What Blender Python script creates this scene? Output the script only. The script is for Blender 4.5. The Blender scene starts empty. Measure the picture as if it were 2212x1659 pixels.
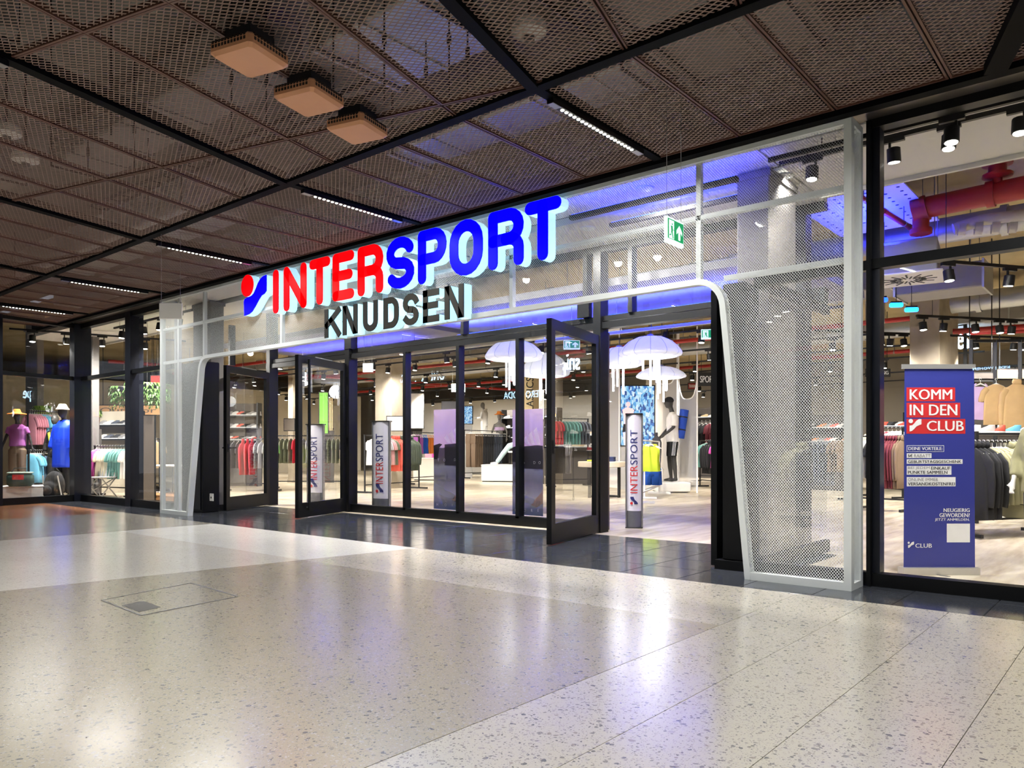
import bpy, bmesh, math, random
from mathutils import Vector, Matrix
import numpy as np
random.seed(7)
R = math.radians
SC = bpy.context.scene
COL = SC.collection

# ------------------------------------------------------------------ camera
CAMZ, YAW, FPX = 1.05, R(40.03), 1661.0
cam = bpy.data.objects.new('camera', bpy.data.cameras.new('camera'))
COL.objects.link(cam); SC.camera = cam
cam.location = (0, 0, CAMZ); cam.rotation_euler = (R(90), 0, YAW)
cam.data.sensor_width = 36; cam.data.lens = 36*FPX/2212
cam.data.shift_y = (970-829.5)/2212
cam.data.clip_start = .05; cam.data.clip_end = 200
# ------------------------------------------------------------------ world, exposure
SC.view_settings.view_transform = 'Standard'; SC.view_settings.look = 'None'
SC.view_settings.exposure = EXPOSURE = 0.0; SC.view_settings.gamma = 1
SC.view_settings.use_curve_mapping = False
wd = bpy.data.worlds.new('world'); SC.world = wd; wd.use_nodes = True
wd.node_tree.nodes['Background'].inputs[0].default_value = (.80, .86, 1, 1)
wd.node_tree.nodes['Background'].inputs[1].default_value = .35
SC.cycles.max_bounces = 6; SC.cycles.diffuse_bounces = 2; SC.cycles.glossy_bounces = 3
SC.cycles.use_adaptive_sampling = True; SC.cycles.adaptive_threshold = .15; SC.cycles.adaptive_min_samples = 12; SC.cycles.light_sampling_threshold = .03
SC.cycles.transparent_max_bounces = 20; SC.cycles.transmission_bounces = 4
SC.cycles.sample_clamp_indirect = 6; SC.cycles.caustics_reflective = False; SC.cycles.caustics_refractive = False

def area_light(name, loc, sx, sy, power, col=(1, 1, 1), rot=(0, 0, 0), spread=180):
    L = bpy.data.lights.new(name, 'AREA'); L.shape = 'RECTANGLE'; L.size = sx; L.size_y = sy
    L.energy = power; L.color = col; L.spread = R(spread)
    o = bpy.data.objects.new(name, L); COL.objects.link(o); o.location = loc; o.rotation_euler = rot
    return o
# rows of retail track lighting inside the shop and of linear lamps over the concourse
SHOP_W, MALL_W = 205.0, 42.0

# ------------------------------------------------------------------ helpers
cs, sn = math.cos(YAW), math.sin(YAW)
def ray(px, py):
    u, v = (px-1106)/FPX, (970-py)/FPX
    return Vector((-sn+u*cs, cs+u*sn, v))
def wz(px, py, z=0.0):
    r = ray(px, py); return Vector((0, 0, CAMZ))+r*((z-CAMZ)/r.z)
def wy(px, py, Y):
    r = ray(px, py); return Vector((0, 0, CAMZ))+r*(Y/r.y)
def wx(px, py, X):
    r = ray(px, py); return Vector((0, 0, CAMZ))+r*(X/r.x)
def wd_(px, py, d):
    return Vector((0, 0, CAMZ))+ray(px, py)*d

def lin(c):
    return tuple(((v/255)/12.92 if v <= 10 else ((v/255+.055)/1.055)**2.4) for v in c)
MATS = {}
def mat(name, rgb, rough=.6, metal=0., emit=0., var=.06, scale=18., bump=0., spec=.5, coat=0., ecol=None):
    if name in MATS: return MATS[name]
    m = bpy.data.materials.new(name); m.use_nodes = True; MATS[name] = m
    nt = m.node_tree; p = nt.nodes['Principled BSDF']
    c = lin(rgb)
    p.inputs['Roughness'].default_value = rough; p.inputs['Metallic'].default_value = metal
    p.inputs['Specular IOR Level'].default_value = spec
    p.inputs['Coat Weight'].default_value = coat
    tc = nt.nodes.new('ShaderNodeTexCoord'); nz = nt.nodes.new('ShaderNodeTexNoise')
    nz.inputs['Scale'].default_value = scale; nz.inputs['Detail'].default_value = 3
    nt.links.new(tc.outputs['Object'], nz.inputs['Vector'])
    mx = nt.nodes.new('ShaderNodeMix'); mx.data_type = 'RGBA'
    mx.inputs[6].default_value = (*[v*(1-var) for v in c], 1); mx.inputs[7].default_value = (*[min(1, v*(1+var)) for v in c], 1)
    nt.links.new(nz.outputs[0], mx.inputs[0]); nt.links.new(mx.outputs[2], p.inputs['Base Color'])
    if bump:
        b = nt.nodes.new('ShaderNodeBump'); b.inputs['Strength'].default_value = bump; b.inputs['Distance'].default_value = .01
        nt.links.new(nz.outputs[0], b.inputs['Height']); nt.links.new(b.outputs[0], p.inputs['Normal'])
    if emit:
        p.inputs['Emission Color'].default_value = (*(lin(ecol) if ecol else c), 1); p.inputs['Emission Strength'].default_value = emit
    return m
def glass_mat(name, tint=(1, 1, 1), refl=1.0, ior=1.5, haze=0.):
    m = bpy.data.materials.new(name); m.use_nodes = True; MATS[name] = m
    nt = m.node_tree; nt.nodes.remove(nt.nodes['Principled BSDF']); out = nt.nodes['Material Output']
    t = nt.nodes.new('ShaderNodeBsdfTransparent'); t.inputs[0].default_value = (*tint, 1)
    g = nt.nodes.new('ShaderNodeBsdfGlossy'); g.inputs['Roughness'].default_value = .005
    f = nt.nodes.new('ShaderNodeFresnel'); ge = nt.nodes.new('ShaderNodeNewGeometry'); mr = nt.nodes.new('ShaderNodeMapRange')   # thin pane: same reflectance from both sides
    mr.inputs[3].default_value = ior; mr.inputs[4].default_value = 1/ior; nt.links.new(ge.outputs['Backfacing'], mr.inputs[0]); nt.links.new(mr.outputs[0], f.inputs[0])
    mu = nt.nodes.new('ShaderNodeMath'); mu.operation = 'MULTIPLY'; mu.inputs[1].default_value = refl; mu.use_clamp = True
    mx = nt.nodes.new('ShaderNodeMixShader')
    nt.links.new(f.outputs[0], mu.inputs[0]); nt.links.new(mu.outputs[0], mx.inputs[0])
    nt.links.new(t.outputs[0], mx.inputs[1]); nt.links.new(g.outputs[0], mx.inputs[2]); nt.links.new(mx.outputs[0], out.inputs[0])
    return m

def tag(o, label=None, cat=None, group=None, kind=None):
    if label: o['label'] = label
    if cat: o['category'] = cat
    if group: o['group'] = group
    if kind: o['kind'] = kind
    return o
def empty(name, loc=(0, 0, 0), rz=0, label=None, cat=None, group=None, kind=None, parent=None):
    o = bpy.data.objects.new(name, None); COL.objects.link(o); o.location = loc; o.rotation_euler = (0, 0, rz)
    o.empty_display_size = .1
    if parent: o.parent = parent
    return tag(o, label, cat, group, kind)
def obj(name, me, m=None, parent=None, loc=None, rz=0):
    o = bpy.data.objects.new(name, me); COL.objects.link(o)
    if m is not None:
        if len(me.materials) == 0: me.materials.append(m)
        if me.materials[0] is not m:
            o.material_slots[0].link = 'OBJECT'; o.material_slots[0].material = m
    if parent: o.parent = parent
    if loc is not None: o.location = loc
    if rz: o.rotation_euler = (0, 0, rz)
    return o
def root_of(p):
    while p.parent: p = p.parent
    return p

class B:
    """collects shapes, build() links them as one mesh object"""
    def __init__(s): s.v = []; s.f = []
    def add(s, vs, fs):
        n = len(s.v); s.v += [tuple(v) for v in vs]; s.f += [tuple(i+n for i in f) for f in fs]; return s
    def box(s, x0, x1, y0, y1, z0, z1):
        return s.add([(x0,y0,z0),(x1,y0,z0),(x1,y1,z0),(x0,y1,z0),(x0,y0,z1),(x1,y0,z1),(x1,y1,z1),(x0,y1,z1)],
                     [(3,2,1,0),(4,5,6,7),(0,1,5,4),(1,2,6,5),(2,3,7,6),(3,0,4,7)])
    def cbox(s, x0, x1, y0, y1, z0, z1, b=.01):
        """box with bevelled vertical edges and top"""
        pl = [(x0+b,y0),(x1-b,y0),(x1,y0+b),(x1,y1-b),(x1-b,y1),(x0+b,y1),(x0,y1-b),(x0,y0+b)]
        cx, cy = (x0+x1)/2, (y0+y1)/2
        sh = [(cx+(x-cx)*(1-2*b/max(1e-6, x1-x0)), cy+(y-cy)*(1-2*b/max(1e-6, y1-y0))) for x, y in pl]
        vs = [(x,y,z0) for x,y in sh]+[(x,y,z0+b) for x,y in pl]+[(x,y,z1-b) for x,y in pl]+[(x,y,z1) for x,y in sh]
        fs = [tuple(range(7,-1,-1)), tuple(range(24,32))]
        for k in range(3):
            for i in range(8): j=(i+1)%8; fs.append((k*8+i,k*8+j,k*8+8+j,k*8+8+i))
        return s.add(vs, fs)
    def bar(s, a, b, w, h=None, up=(0,0,1)):
        """rectangular bar between two points"""
        a, b = Vector(a), Vector(b); h = h or w; d = (b-a).normalized(); up = Vector(up)
        if abs(d.dot(up)) > .98: up = Vector((0,1,0))
        r = d.cross(up).normalized(); u = r.cross(d).normalized()
        q = [-r*w/2-u*h/2, r*w/2-u*h/2, r*w/2+u*h/2, -r*w/2+u*h/2]
        return s.add([a+k for k in q]+[b+k for k in q], [(3,2,1,0),(4,5,6,7),(0,1,5,4),(1,2,6,5),(2,3,7,6),(3,0,4,7)])
    def tube(s, pts, r, n=8, cap=True):
        pts = [Vector(p) for p in pts]; rs = r if isinstance(r, (list, tuple)) else [r]*len(pts)
        vs, fs = [], []; ref = None
        for i, p in enumerate(pts):
            d = ((pts[min(i+1,len(pts)-1)]-p).normalized()+(p-pts[max(i-1,0)]).normalized())
            d = d.normalized() if d.length > 1e-6 else Vector((0,0,1))
            if ref is None:
                ref = d.cross(Vector((0,0,1)));
                if ref.length < .05: ref = d.cross(Vector((1,0,0)))
            ref = (ref-d*ref.dot(d)).normalized(); bi = d.cross(ref)
            for k in range(n):
                a = 2*math.pi*k/n; vs.append(p+(ref*math.cos(a)+bi*math.sin(a))*rs[i])
        m = len(pts)
        for i in range(m-1):
            for k in range(n):
                k2=(k+1)%n; fs.append((i*n+k,i*n+k2,(i+1)*n+k2,(i+1)*n+k))
        if cap: fs.append(tuple(range(n-1,-1,-1))); fs.append(tuple(range((m-1)*n,m*n)))
        return s.add(vs, fs)
    def lathe(s, prof, c=(0,0,0), n=16, sx=1, sy=1, wav=0, wn=0):
        """profile of (radius, z) turned about a vertical axis"""
        vs, fs = [], []; c = Vector(c)
        for r, z in prof:
            for k in range(n):
                a = 2*math.pi*k/n; rr = r*(1+wav*math.cos(wn*a))
                vs.append((c.x+rr*math.cos(a)*sx, c.y+rr*math.sin(a)*sy, c.z+z))
        for i in range(len(prof)-1):
            for k in range(n):
                k2=(k+1)%n; fs.append((i*n+k,i*n+k2,(i+1)*n+k2,(i+1)*n+k))
        if prof[0][0] > 1e-4: fs.append(tuple(range(n-1,-1,-1)))
        if prof[-1][0] > 1e-4: fs.append(tuple(range((len(prof)-1)*n, len(prof)*n)))
        return s.add(vs, fs)
    def prism(s, poly, o, ux, uy, depth):
        """flat outline in the plane (ux, uy) at o, given thickness along ux x uy"""
        o, ux, uy = Vector(o), Vector(ux), Vector(uy); nn = ux.cross(uy).normalized()*depth; n = len(poly)
        a = sum(poly[i][0]*poly[(i+1)%n][1]-poly[(i+1)%n][0]*poly[i][1] for i in range(n))
        if a < 0: poly = poly[::-1]
        P = [o+ux*x+uy*y for x, y in poly]
        fs = [tuple(range(n-1,-1,-1)), tuple(range(n,2*n))]+[(i,(i+1)%n,n+(i+1)%n,n+i) for i in range(n)]
        return s.add(P+[p+nn for p in P], fs)
    def build(s, name, m, parent=None, smooth=False, world=True, label=None, sharp=40):
        vs = s.v
        if world and parent is not None:
            r = root_of(parent); L = r.location; c, q = math.cos(-r.rotation_euler[2]), math.sin(-r.rotation_euler[2])
            vs = [((x-L.x)*c-(y-L.y)*q, (x-L.x)*q+(y-L.y)*c, z-L.z) for x, y, z in vs]
        me = bpy.data.meshes.new(name); me.from_pydata(vs, [], s.f)
        if smooth:
            me.polygons.foreach_set('use_smooth', [True]*len(me.polygons))
            try: me.set_sharp_from_angle(angle=R(sharp))
            except Exception: pass
        me.update()
        o = obj(name, me, m, parent)
        if label: o['label'] = label
        return o
def flip_fix(o):
    bm = bmesh.new(); bm.from_mesh(o.data); bmesh.ops.recalc_face_normals(bm, faces=bm.faces); bm.to_mesh(o.data); bm.free()
def copy_tree(o, parent=None, **kw):
    c = o.copy(); COL.objects.link(c); c.parent = parent
    for ch in o.children: copy_tree(ch, c)
    for k, v in kw.items(): c[k] = v
    return c
def structure(name, b, m, **k):
    return tag(b.build(name, m, **k), kind='structure')

# lettering ---------------------------------------------------------------
def text_polys(s, bold=.0, space=1.0):
    cu = bpy.data.curves.new('t', 'FONT'); cu.body = s; cu.size = 1; cu.space_character = space; cu.resolution_u = 3
    o = bpy.data.objects.new('t', cu); COL.objects.link(o)
    me = bpy.data.meshes.new_from_object(o.evaluated_get(bpy.context.evaluated_depsgraph_get()))
    vs = [tuple(v.co) for v in me.vertices]; fs = [tuple(p.vertices) for p in me.polygons]
    bpy.data.objects.remove(o); bpy.data.curves.remove(cu); bpy.data.meshes.remove(me)
    x0 = min(v[0] for v in vs); x1 = max(v[0] for v in vs); y0 = min(v[1] for v in vs); y1 = max(v[1] for v in vs)
    return [((v[0]-x0)/(x1-x0), (v[1]-y0)/(y1-y0)) for v in vs], fs, (x1-x0)/(y1-y0)
def text(name, s, m, parent, o, ux, uy, w=None, h=None, bold=.02, space=1.0, lift=.0015):
    """flat print: lower left corner o, direction ux, up uy; sized by width and/or height"""
    vs, fs, asp = text_polys(s, bold, space)
    ux, uy, o = Vector(ux).normalized(), Vector(uy).normalized(), Vector(o)
    if h is None: h = w/asp
    if w is None: w = h*asp
    n = ux.cross(uy).normalized()*lift
    b = B(); dl = bold*h*.9   # heavier weight: the same outline set again a hair to each side
    for k, sh in enumerate((0, -dl, dl) if dl > 1e-5 else (0,)): b.add([o+ux*(x*w+sh)+uy*(y*h)+n*(1+.04*k) for x, y in vs], fs)
    return b.build(name, m, parent)
# rounded stroke letters for the shop sign: polylines in a unit box
def arc(cx, cy, rx, ry, a0, a1, n=9):
    return [(cx+rx*math.cos(R(a0+(a1-a0)*i/n)), cy+ry*math.sin(R(a0+(a1-a0)*i/n))) for i in range(n+1)]
GLY = {
 'I': [[(.5,0),(.5,1)]],
 'N': [[(0,0),(0,1)],[(0,1),(1,0)],[(1,0),(1,1)]],
 'T': [[(0,1),(1,1)],[(.5,1),(.5,0)]],
 'E': [[(0,0),(0,1)],[(0,1),(1,1)],[(0,0),(1,0)],[(0,.52),(.9,.52)]],
 'R': [[(0,0),(0,1)],[(0,1),(.55,1)]+arc(.62,.74,.38,.26,80,-90)+[(0,.48)],[(.5,.48)]+arc(.62,.26,.38,.22,90,0,5)+[(1,0)]],
 'S': [arc(.5,.74,.5,.26,20,90,5)[0:1]+arc(.5,.74,.5,.26,30,270,12)+arc(.5,.25,.5,.25,90,-150,12)],
 'P': [[(0,0),(0,1)],[(0,1),(.55,1)]+arc(.62,.72,.38,.28,80,-90)+[(0,.44)]],
 'O': [arc(.5,.62,.5,.38,0,180,10)+arc(.5,.38,.5,.38,180,360,10)+[(1,.62)]],
 'K': [[(0,0),(0,1)],[(1,1),(.05,.42)],[(.38,.62),(1,0)]],
 'U': [[(0,1),(0,.32)]+arc(.5,.3,.5,.3,180,360,10)+[(1,1)]],
 'D': [[(0,0),(0,1),(.45,1)]+arc(.5,.66,.5,.34,85,0,5)+arc(.5,.34,.5,.34,0,-85,5)+[(.45,0),(0,0)]],
}
def stroke_outline(pl, t, rnd=True):
    """closed outline of one thick polyline in metres (mitred joints, round or square ends)"""
    P = [Vector(p) for p in pl]; Q = [P[0]]
    for p in P[1:]:
        if (p-Q[-1]).length > 1e-4: Q.append(p)
    P = Q; n = len(P); Lf, Rt = [], []
    closed = (P[0]-P[-1]).length < 1e-3
    for i in range(n):
        if closed:
            a, c = P[i-1] if i > 0 else P[-2], P[(i+1) if i < n-1 else 1]
        else: a, c = P[max(i-1,0)], P[min(i+1,n-1)]
        d1 = (P[i]-a).normalized() if (P[i]-a).length > 1e-6 else (c-P[i]).normalized()
        d2 = (c-P[i]).normalized() if (c-P[i]).length > 1e-6 else d1
        n1, n2 = Vector((-d1.y, d1.x)), Vector((-d2.y, d2.x)); m = (n1+n2)
        m = m/max(.45, m.length_squared)*2 if m.length > .2 else n1
        Lf.append(P[i]+m*t/2); Rt.append(P[i]-m*t/2)
    return P, Lf, Rt, closed
def stroke_letter(ch, x0, x1, z0, z1, t, rnd):
    """2D faces (verts, quads, edges of the silhouette) for a sign letter in the box"""
    vs, fs, side = [], [], []
    for pi, pl in enumerate(GLY[ch]):
        if ch == 'N' and not rnd and pi == 1:   # straight-cut diagonal
            b0 = len(vs); g = t*1.12; vs += [Vector((x0, z1)), Vector((x0+g, z1)), Vector((x1, z0)), Vector((x1-g, z0))]; fs.append((b0, b0+1, b0+2, b0+3)); side += [(b0+1, b0), (b0+2, b0+1), (b0+3, b0+2), (b0, b0+3)]; continue
        q = [(x0+t/2+(x1-x0-t)*x, z0+t/2+(z1-z0-t)*y) for x, y in pl]
        if not rnd:   # square ends reach the box edge
            pass
        P, Lf, Rt, closed = stroke_outline(q, t)
        if not closed and not rnd:
            d0 = (P[0]-P[1]).normalized()*t/2; d1 = (P[-1]-P[-2]).normalized()*t/2
            Lf[0] += d0; Rt[0] += d0; Lf[-1] += d1; Rt[-1] += d1
        b = len(vs); n = len(P); vs += Lf+Rt
        for i in range(n-1):
            fs.append((b+i, b+n+i, b+n+i+1, b+i+1)); side += [(b+i+1, b+i), (b+n+i, b+n+i+1)]
        if not closed:
            for e, sgn in ((0, 1), (n-1, -1)):
                A, C = (b+e, b+n+e) if sgn == 1 else (b+n+e, b+e)
                if rnd:
                    c = P[e]; k0 = len(vs); v0 = Vector(vs[A])-c; ids = [A]
                    for j in range(1, 7):
                        a = math.pi*j/7; vs.append(c+Vector((v0.x*math.cos(a)-v0.y*math.sin(a), v0.x*math.sin(a)+v0.y*math.cos(a)))); ids.append(k0+j-1)
                    ids.append(C); fs.append(tuple(ids)); side += [(ids[j], ids[j+1]) for j in range(len(ids)-1)]
                else: side.append((A, C))
    return [(v[0], v[1]) for v in vs], fs, side
# ================================================================== materials
def terrazzo(name, base, chipmix=1.0, joint=None):
    m = bpy.data.materials.new(name); m.use_nodes = True; MATS[name] = m
    nt = m.node_tree; p = nt.nodes['Principled BSDF']; N = nt.nodes.new; L = nt.links.new
    tc = N('ShaderNodeTexCoord')
    wn = N('ShaderNodeTexNoise'); wn.inputs['Scale'].default_value = 22; L(tc.outputs['Object'], wn.inputs['Vector'])
    wm = N('ShaderNodeVectorMath'); wm.operation = 'MULTIPLY_ADD'; wm.inputs[1].default_value = (.035, .035, 0); L(wn.outputs['Color'], wm.inputs[0]); L(tc.outputs['Object'], wm.inputs[2])
    col = None; base = lin(base)
    nz = N('ShaderNodeTexNoise'); nz.inputs['Scale'].default_value = 260; nz.inputs['Detail'].default_value = 2; L(tc.outputs['Object'], nz.inputs['Vector'])
    mx = N('ShaderNodeMix'); mx.data_type = 'RGBA'; mx.inputs[6].default_value = (*[v*.80 for v in base], 1); mx.inputs[7].default_value = (*[min(1, v*1.16) for v in base], 1)
    L(nz.outputs[0], mx.inputs[0]); col = mx.outputs[2]
    for sc, thr, dens, ramp in ((30, .34, .60, ((.10,.11,.12),(.30,.27,.23),(.42,.40,.36),(.22,.21,.20))), (62, .38, .42, ((.40,.37,.32),(.22,.21,.20),(.50,.47,.42),(.12,.12,.12))), (120, .40, .4, ((.45,.42,.38),(.30,.28,.26),(.55,.52,.48),(.2,.2,.2)))):
        vo = N('ShaderNodeTexVoronoi'); vo.voronoi_dimensions = '2D'; vo.inputs['Scale'].default_value = sc; L(wm.outputs[0], vo.inputs['Vector'])
        sx = N('ShaderNodeSeparateColor'); L(vo.outputs['Color'], sx.inputs[0])
        # chip radius varies from cell to cell, many cells have none
        a = N('ShaderNodeMapRange'); a.inputs[1].default_value = dens; a.inputs[2].default_value = 1; a.inputs[3].default_value = 0; a.inputs[4].default_value = thr; L(sx.outputs[0], a.inputs[0])
        lt = N('ShaderNodeMath'); lt.operation = 'LESS_THAN'; L(vo.outputs['Distance'], lt.inputs[0]); L(a.outputs[0], lt.inputs[1])
        ml = N('ShaderNodeMath'); ml.operation = 'MULTIPLY'; ml.inputs[1].default_value = .85*chipmix; L(lt.outputs[0], ml.inputs[0])
        cr = N('ShaderNodeValToRGB'); cr.color_ramp.interpolation = 'CONSTANT'
        while len(cr.color_ramp.elements) < 4: cr.color_ramp.elements.new(.5)
        for i, c in enumerate(ramp): cr.color_ramp.elements[i].position = i*.25; cr.color_ramp.elements[i].color = (*c, 1)
        L(sx.outputs[1], cr.inputs[0])
        mm = N('ShaderNodeMix'); mm.data_type = 'RGBA'; L(ml.outputs[0], mm.inputs[0]); L(col, mm.inputs[6]); L(cr.outputs[0], mm.inputs[7]); col = mm.outputs[2]
    L(col, p.inputs['Base Color'])
    rn = N('ShaderNodeTexNoise'); rn.inputs['Scale'].default_value = 1.4; rn.inputs['Detail'].default_value = 4; L(tc.outputs['Object'], rn.inputs['Vector'])
    rr = N('ShaderNodeMapRange'); rr.inputs[3].default_value = .15; rr.inputs[4].default_value = .26; L(rn.outputs[0], rr.inputs[0]); L(rr.outputs[0], p.inputs['Roughness'])
    p.inputs['Specular IOR Level'].default_value = .55; p.inputs['Coat Weight'].default_value = .6; p.inputs['Coat Roughness'].default_value = .24; p.inputs['Coat IOR'].default_value = 1.6
    return m
T_WHITE = terrazzo('terrazzo_white', (226, 222, 210), .35)
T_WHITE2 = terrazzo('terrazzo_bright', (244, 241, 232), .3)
T_GREY = terrazzo('terrazzo_grey', (176, 168, 147), 1)
T_PALE = terrazzo('terrazzo_pale', (202, 196, 180), 1)
T_DIM = terrazzo('terrazzo_dim', (168, 163, 150), .7)
T_ORANGE = terrazzo('terrazzo_orange', (176, 118, 78), .3)
def streaky(name, a, b, rough, sc=(1.2, 9, 1), detail=6):
    m = bpy.data.materials.new(name); m.use_nodes = True; MATS[name] = m
    nt = m.node_tree; p = nt.nodes['Principled BSDF']; N = nt.nodes.new; L = nt.links.new
    tc = N('ShaderNodeTexCoord'); mp = N('ShaderNodeMapping'); mp.inputs['Scale'].default_value = sc
    nz = N('ShaderNodeTexNoise'); nz.inputs['Scale'].default_value = 1; nz.inputs['Detail'].default_value = detail; nz.inputs['Roughness'].default_value = .62
    L(tc.outputs['Object'], mp.inputs[0]); L(mp.outputs[0], nz.inputs['Vector'])
    cr = N('ShaderNodeValToRGB'); cr.color_ramp.elements[0].position = .36; cr.color_ramp.elements[1].position = .62
    cr.color_ramp.elements[0].color = (*lin(a), 1); cr.color_ramp.elements[1].color = (*lin(b), 1)
    L(nz.outputs[0], cr.inputs[0]); L(cr.outputs[0], p.inputs['Base Color']); p.inputs['Roughness'].default_value = rough
    return m
SHOPFLOOR = streaky('shop_floor_wood', (176, 160, 134), (220, 209, 188), .32, (7, .9, 1))
CONC = streaky('raw_concrete', (150, 138, 120), (182, 170, 150), .85, (.9, .9, .9))
CONC_WARM = streaky('warm_concrete', (172, 152, 112), (202, 182, 140), .85, (.6, .6, .6))
CONC_GREY = streaky('grey_slab', (92, 90, 85), (122, 120, 113), .9, (.5, .5, .5))
PLASTER = mat('white_plaster', (226, 223, 216), .85, var=.02)
GREYWALL = mat('warm_grey_wall', (166, 158, 146), .85, var=.05, scale=3)
DARKTILE = mat('anthracite_tile', (58, 61, 68), .14, var=.16, scale=5, spec=.5)
GROUT = mat('grey_grout', (150, 147, 140), .8)
BLACK = mat('black_frame', (9, 10, 12), .42, var=.15, spec=.3)
BLACKM = mat('matt_black', (17, 17, 18), .6)
NAVYBLK = mat('dark_blue_black_frame', (22, 25, 36), .3, metal=.3)
CEILBLK = mat('ceiling_black', (5, 5, 6), .7, spec=.08)
COPPER = mat('copper_brown_mesh', (134, 110, 101), .55, metal=.05, var=.1)
COPFRAME = mat('copper_brown_frame', (92, 60, 48), .5, metal=.15)
BOXCOP = mat('orange_copper_paint', (206, 148, 108), .5, var=.03)
WHITEM = mat('white_powder_coat', (226, 231, 230), .42, var=.02)
STEEL = mat('brushed_steel', (165, 165, 165), .33, metal=.9)
HEADP = mat('warm_grey_metal_panel', (110, 103, 96), .3, metal=.55)
GALV = mat('galvanised_duct', (176, 178, 178), .42, metal=.7, var=.12, scale=4)
RED = mat('red_pipe_paint', (170, 34, 32), .4)
GLASS = glass_mat('clear_glass', (.965, .975, .97), 1.25)
GLASSD = glass_mat('door_glass', (.93, .945, .94), 2.0)
LAMP = mat('lamp_white', (255, 250, 240), .5, emit=9, ecol=(255, 250, 240))
LEDW = mat('led_warm_white', (255, 248, 230), .5, emit=7, ecol=(255, 248, 232))

# ================================================================== floor
Y_T0, Y_F, Y_E = 5.60, 6.28, 8.15            # dark tile edge, window line, entrance line
X_RL, X_RR = -12.85, -2.62                    # entrance recess
ZC = 3.54                                     # mesh ceiling
fl = structure('floor', B().box(-34, 9, -9, Y_T0, -.12, -.012).box(-34, 9, Y_T0, 36, -.12, -.012), GROUT)
def slab(poly, m, name='terrazzo_slab'):
    b = B(); b.prism(poly, (0, 0, -.02), (1, 0, 0), (0, 1, 0), .02); return b.build(name, m, fl)
XJ = [-2.0, -1.515, -1.03, -.545, -.06, .425, .91, 1.4, 9]
Y_M = 4.3
def ring(x0, x1, y0, y1, g=.003): return [(x0+g, y0+g), (x1-g, y0+g), (x1-g, y1-g), (x0+g, y1-g)]
XD0, XD1 = -6.55, -6.02                       # slanted edge of the white field at y=1.9 and at y=5.6
def xd(y): return XD0+(XD1-XD0)*(y-1.9)/3.7
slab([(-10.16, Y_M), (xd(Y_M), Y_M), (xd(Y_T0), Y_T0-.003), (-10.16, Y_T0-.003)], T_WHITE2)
slab([(-10.16, -4), (xd(-4), -4), (xd(Y_M), Y_M), (-10.16, Y_M)], T_WHITE)
slab([(xd(Y_M), Y_M), (XJ[0]-.003, Y_M), (XJ[0]-.003, Y_T0-.003), (xd(Y_T0), Y_T0-.003)], T_PALE)
slab([(xd(-4), -4), (XJ[0]-.003, -4), (XJ[0]-.003, Y_M), (xd(Y_M), Y_M)], T_GREY)
for a, b_ in zip(XJ[:-1], XJ[1:]):
    slab(ring(a, b_, Y_M, Y_T0, .0016), T_PALE); slab(ring(a, b_, -4, Y_M, .0016), T_PALE)
slab([(-13.2, -4), (-10.16, -4), (-10.16, Y_T0-.003), (-13.2, Y_T0-.003)], T_DIM)
slab([(-20, -4), (-13.2, -4), (-13.2, Y_T0-.003), (-20, Y_T0-.003)], T_ORANGE)
slab([(-34, -9), (9, -9), (9, -4.003), (-34, -4.003)], T_GREY)
tile_me = {}
def tile(x0, x1, y0, y1):
    g = .002; w, h = round(x1-x0-2*g, 4), round(y1-y0-2*g, 4)
    if (w, h) not in tile_me:
        b = B(); e = .003
        b.add([(0,0,-.02),(w,0,-.02),(w,h,-.02),(0,h,-.02),(0,0,-e),(w,0,-e),(w,h,-e),(0,h,-e),(e,e,0),(w-e,e,0),(w-e,h-e,0),(e,h-e,0)],
              [(0,1,5,4),(1,2,6,5),(2,3,7,6),(3,0,4,7),(4,5,9,8),(5,6,10,9),(6,7,11,10),(7,4,8,11),(8,9,10,11)])
        me = bpy.data.meshes.new('tile'); me.from_pydata(b.v, [], b.f); tile_me[(w, h)] = me
    obj('tile', tile_me[(w, h)], DARKTILE, fl, (x0+g, y0+g, 0))
TW = .535; rows = [Y_T0, 6.13, 6.66, 7.19, 7.55, 7.92]
for k in range(-34, 5):
    x0 = -.84+TW*k
    if x0 > 1.9: continue
    tile(x0, x0+TW, rows[0], rows[1])
    if x0 < X_RL-.2 or x0 > X_RR-.2:
        if x0 > -17.4: tile(x0, x0+TW, rows[1], Y_F+.12)
    else:
        for j in (1, 2, 3, 4): tile(x0, x0+TW, rows[j], rows[j+1])
b = B(); b.prism([(-34, Y_F+.12), (X_RL-.4, Y_F+.12), (X_RL-.4, 7.924), (X_RR+.2, 7.924), (X_RR+.2, Y_F+.12), (9, Y_F+.12), (9, 36), (-34, 36)], (0, 0, -.02), (1, 0, 0), (0, 1, 0), .019)
b.build('shop_floor', SHOPFLOOR, fl)
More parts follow.
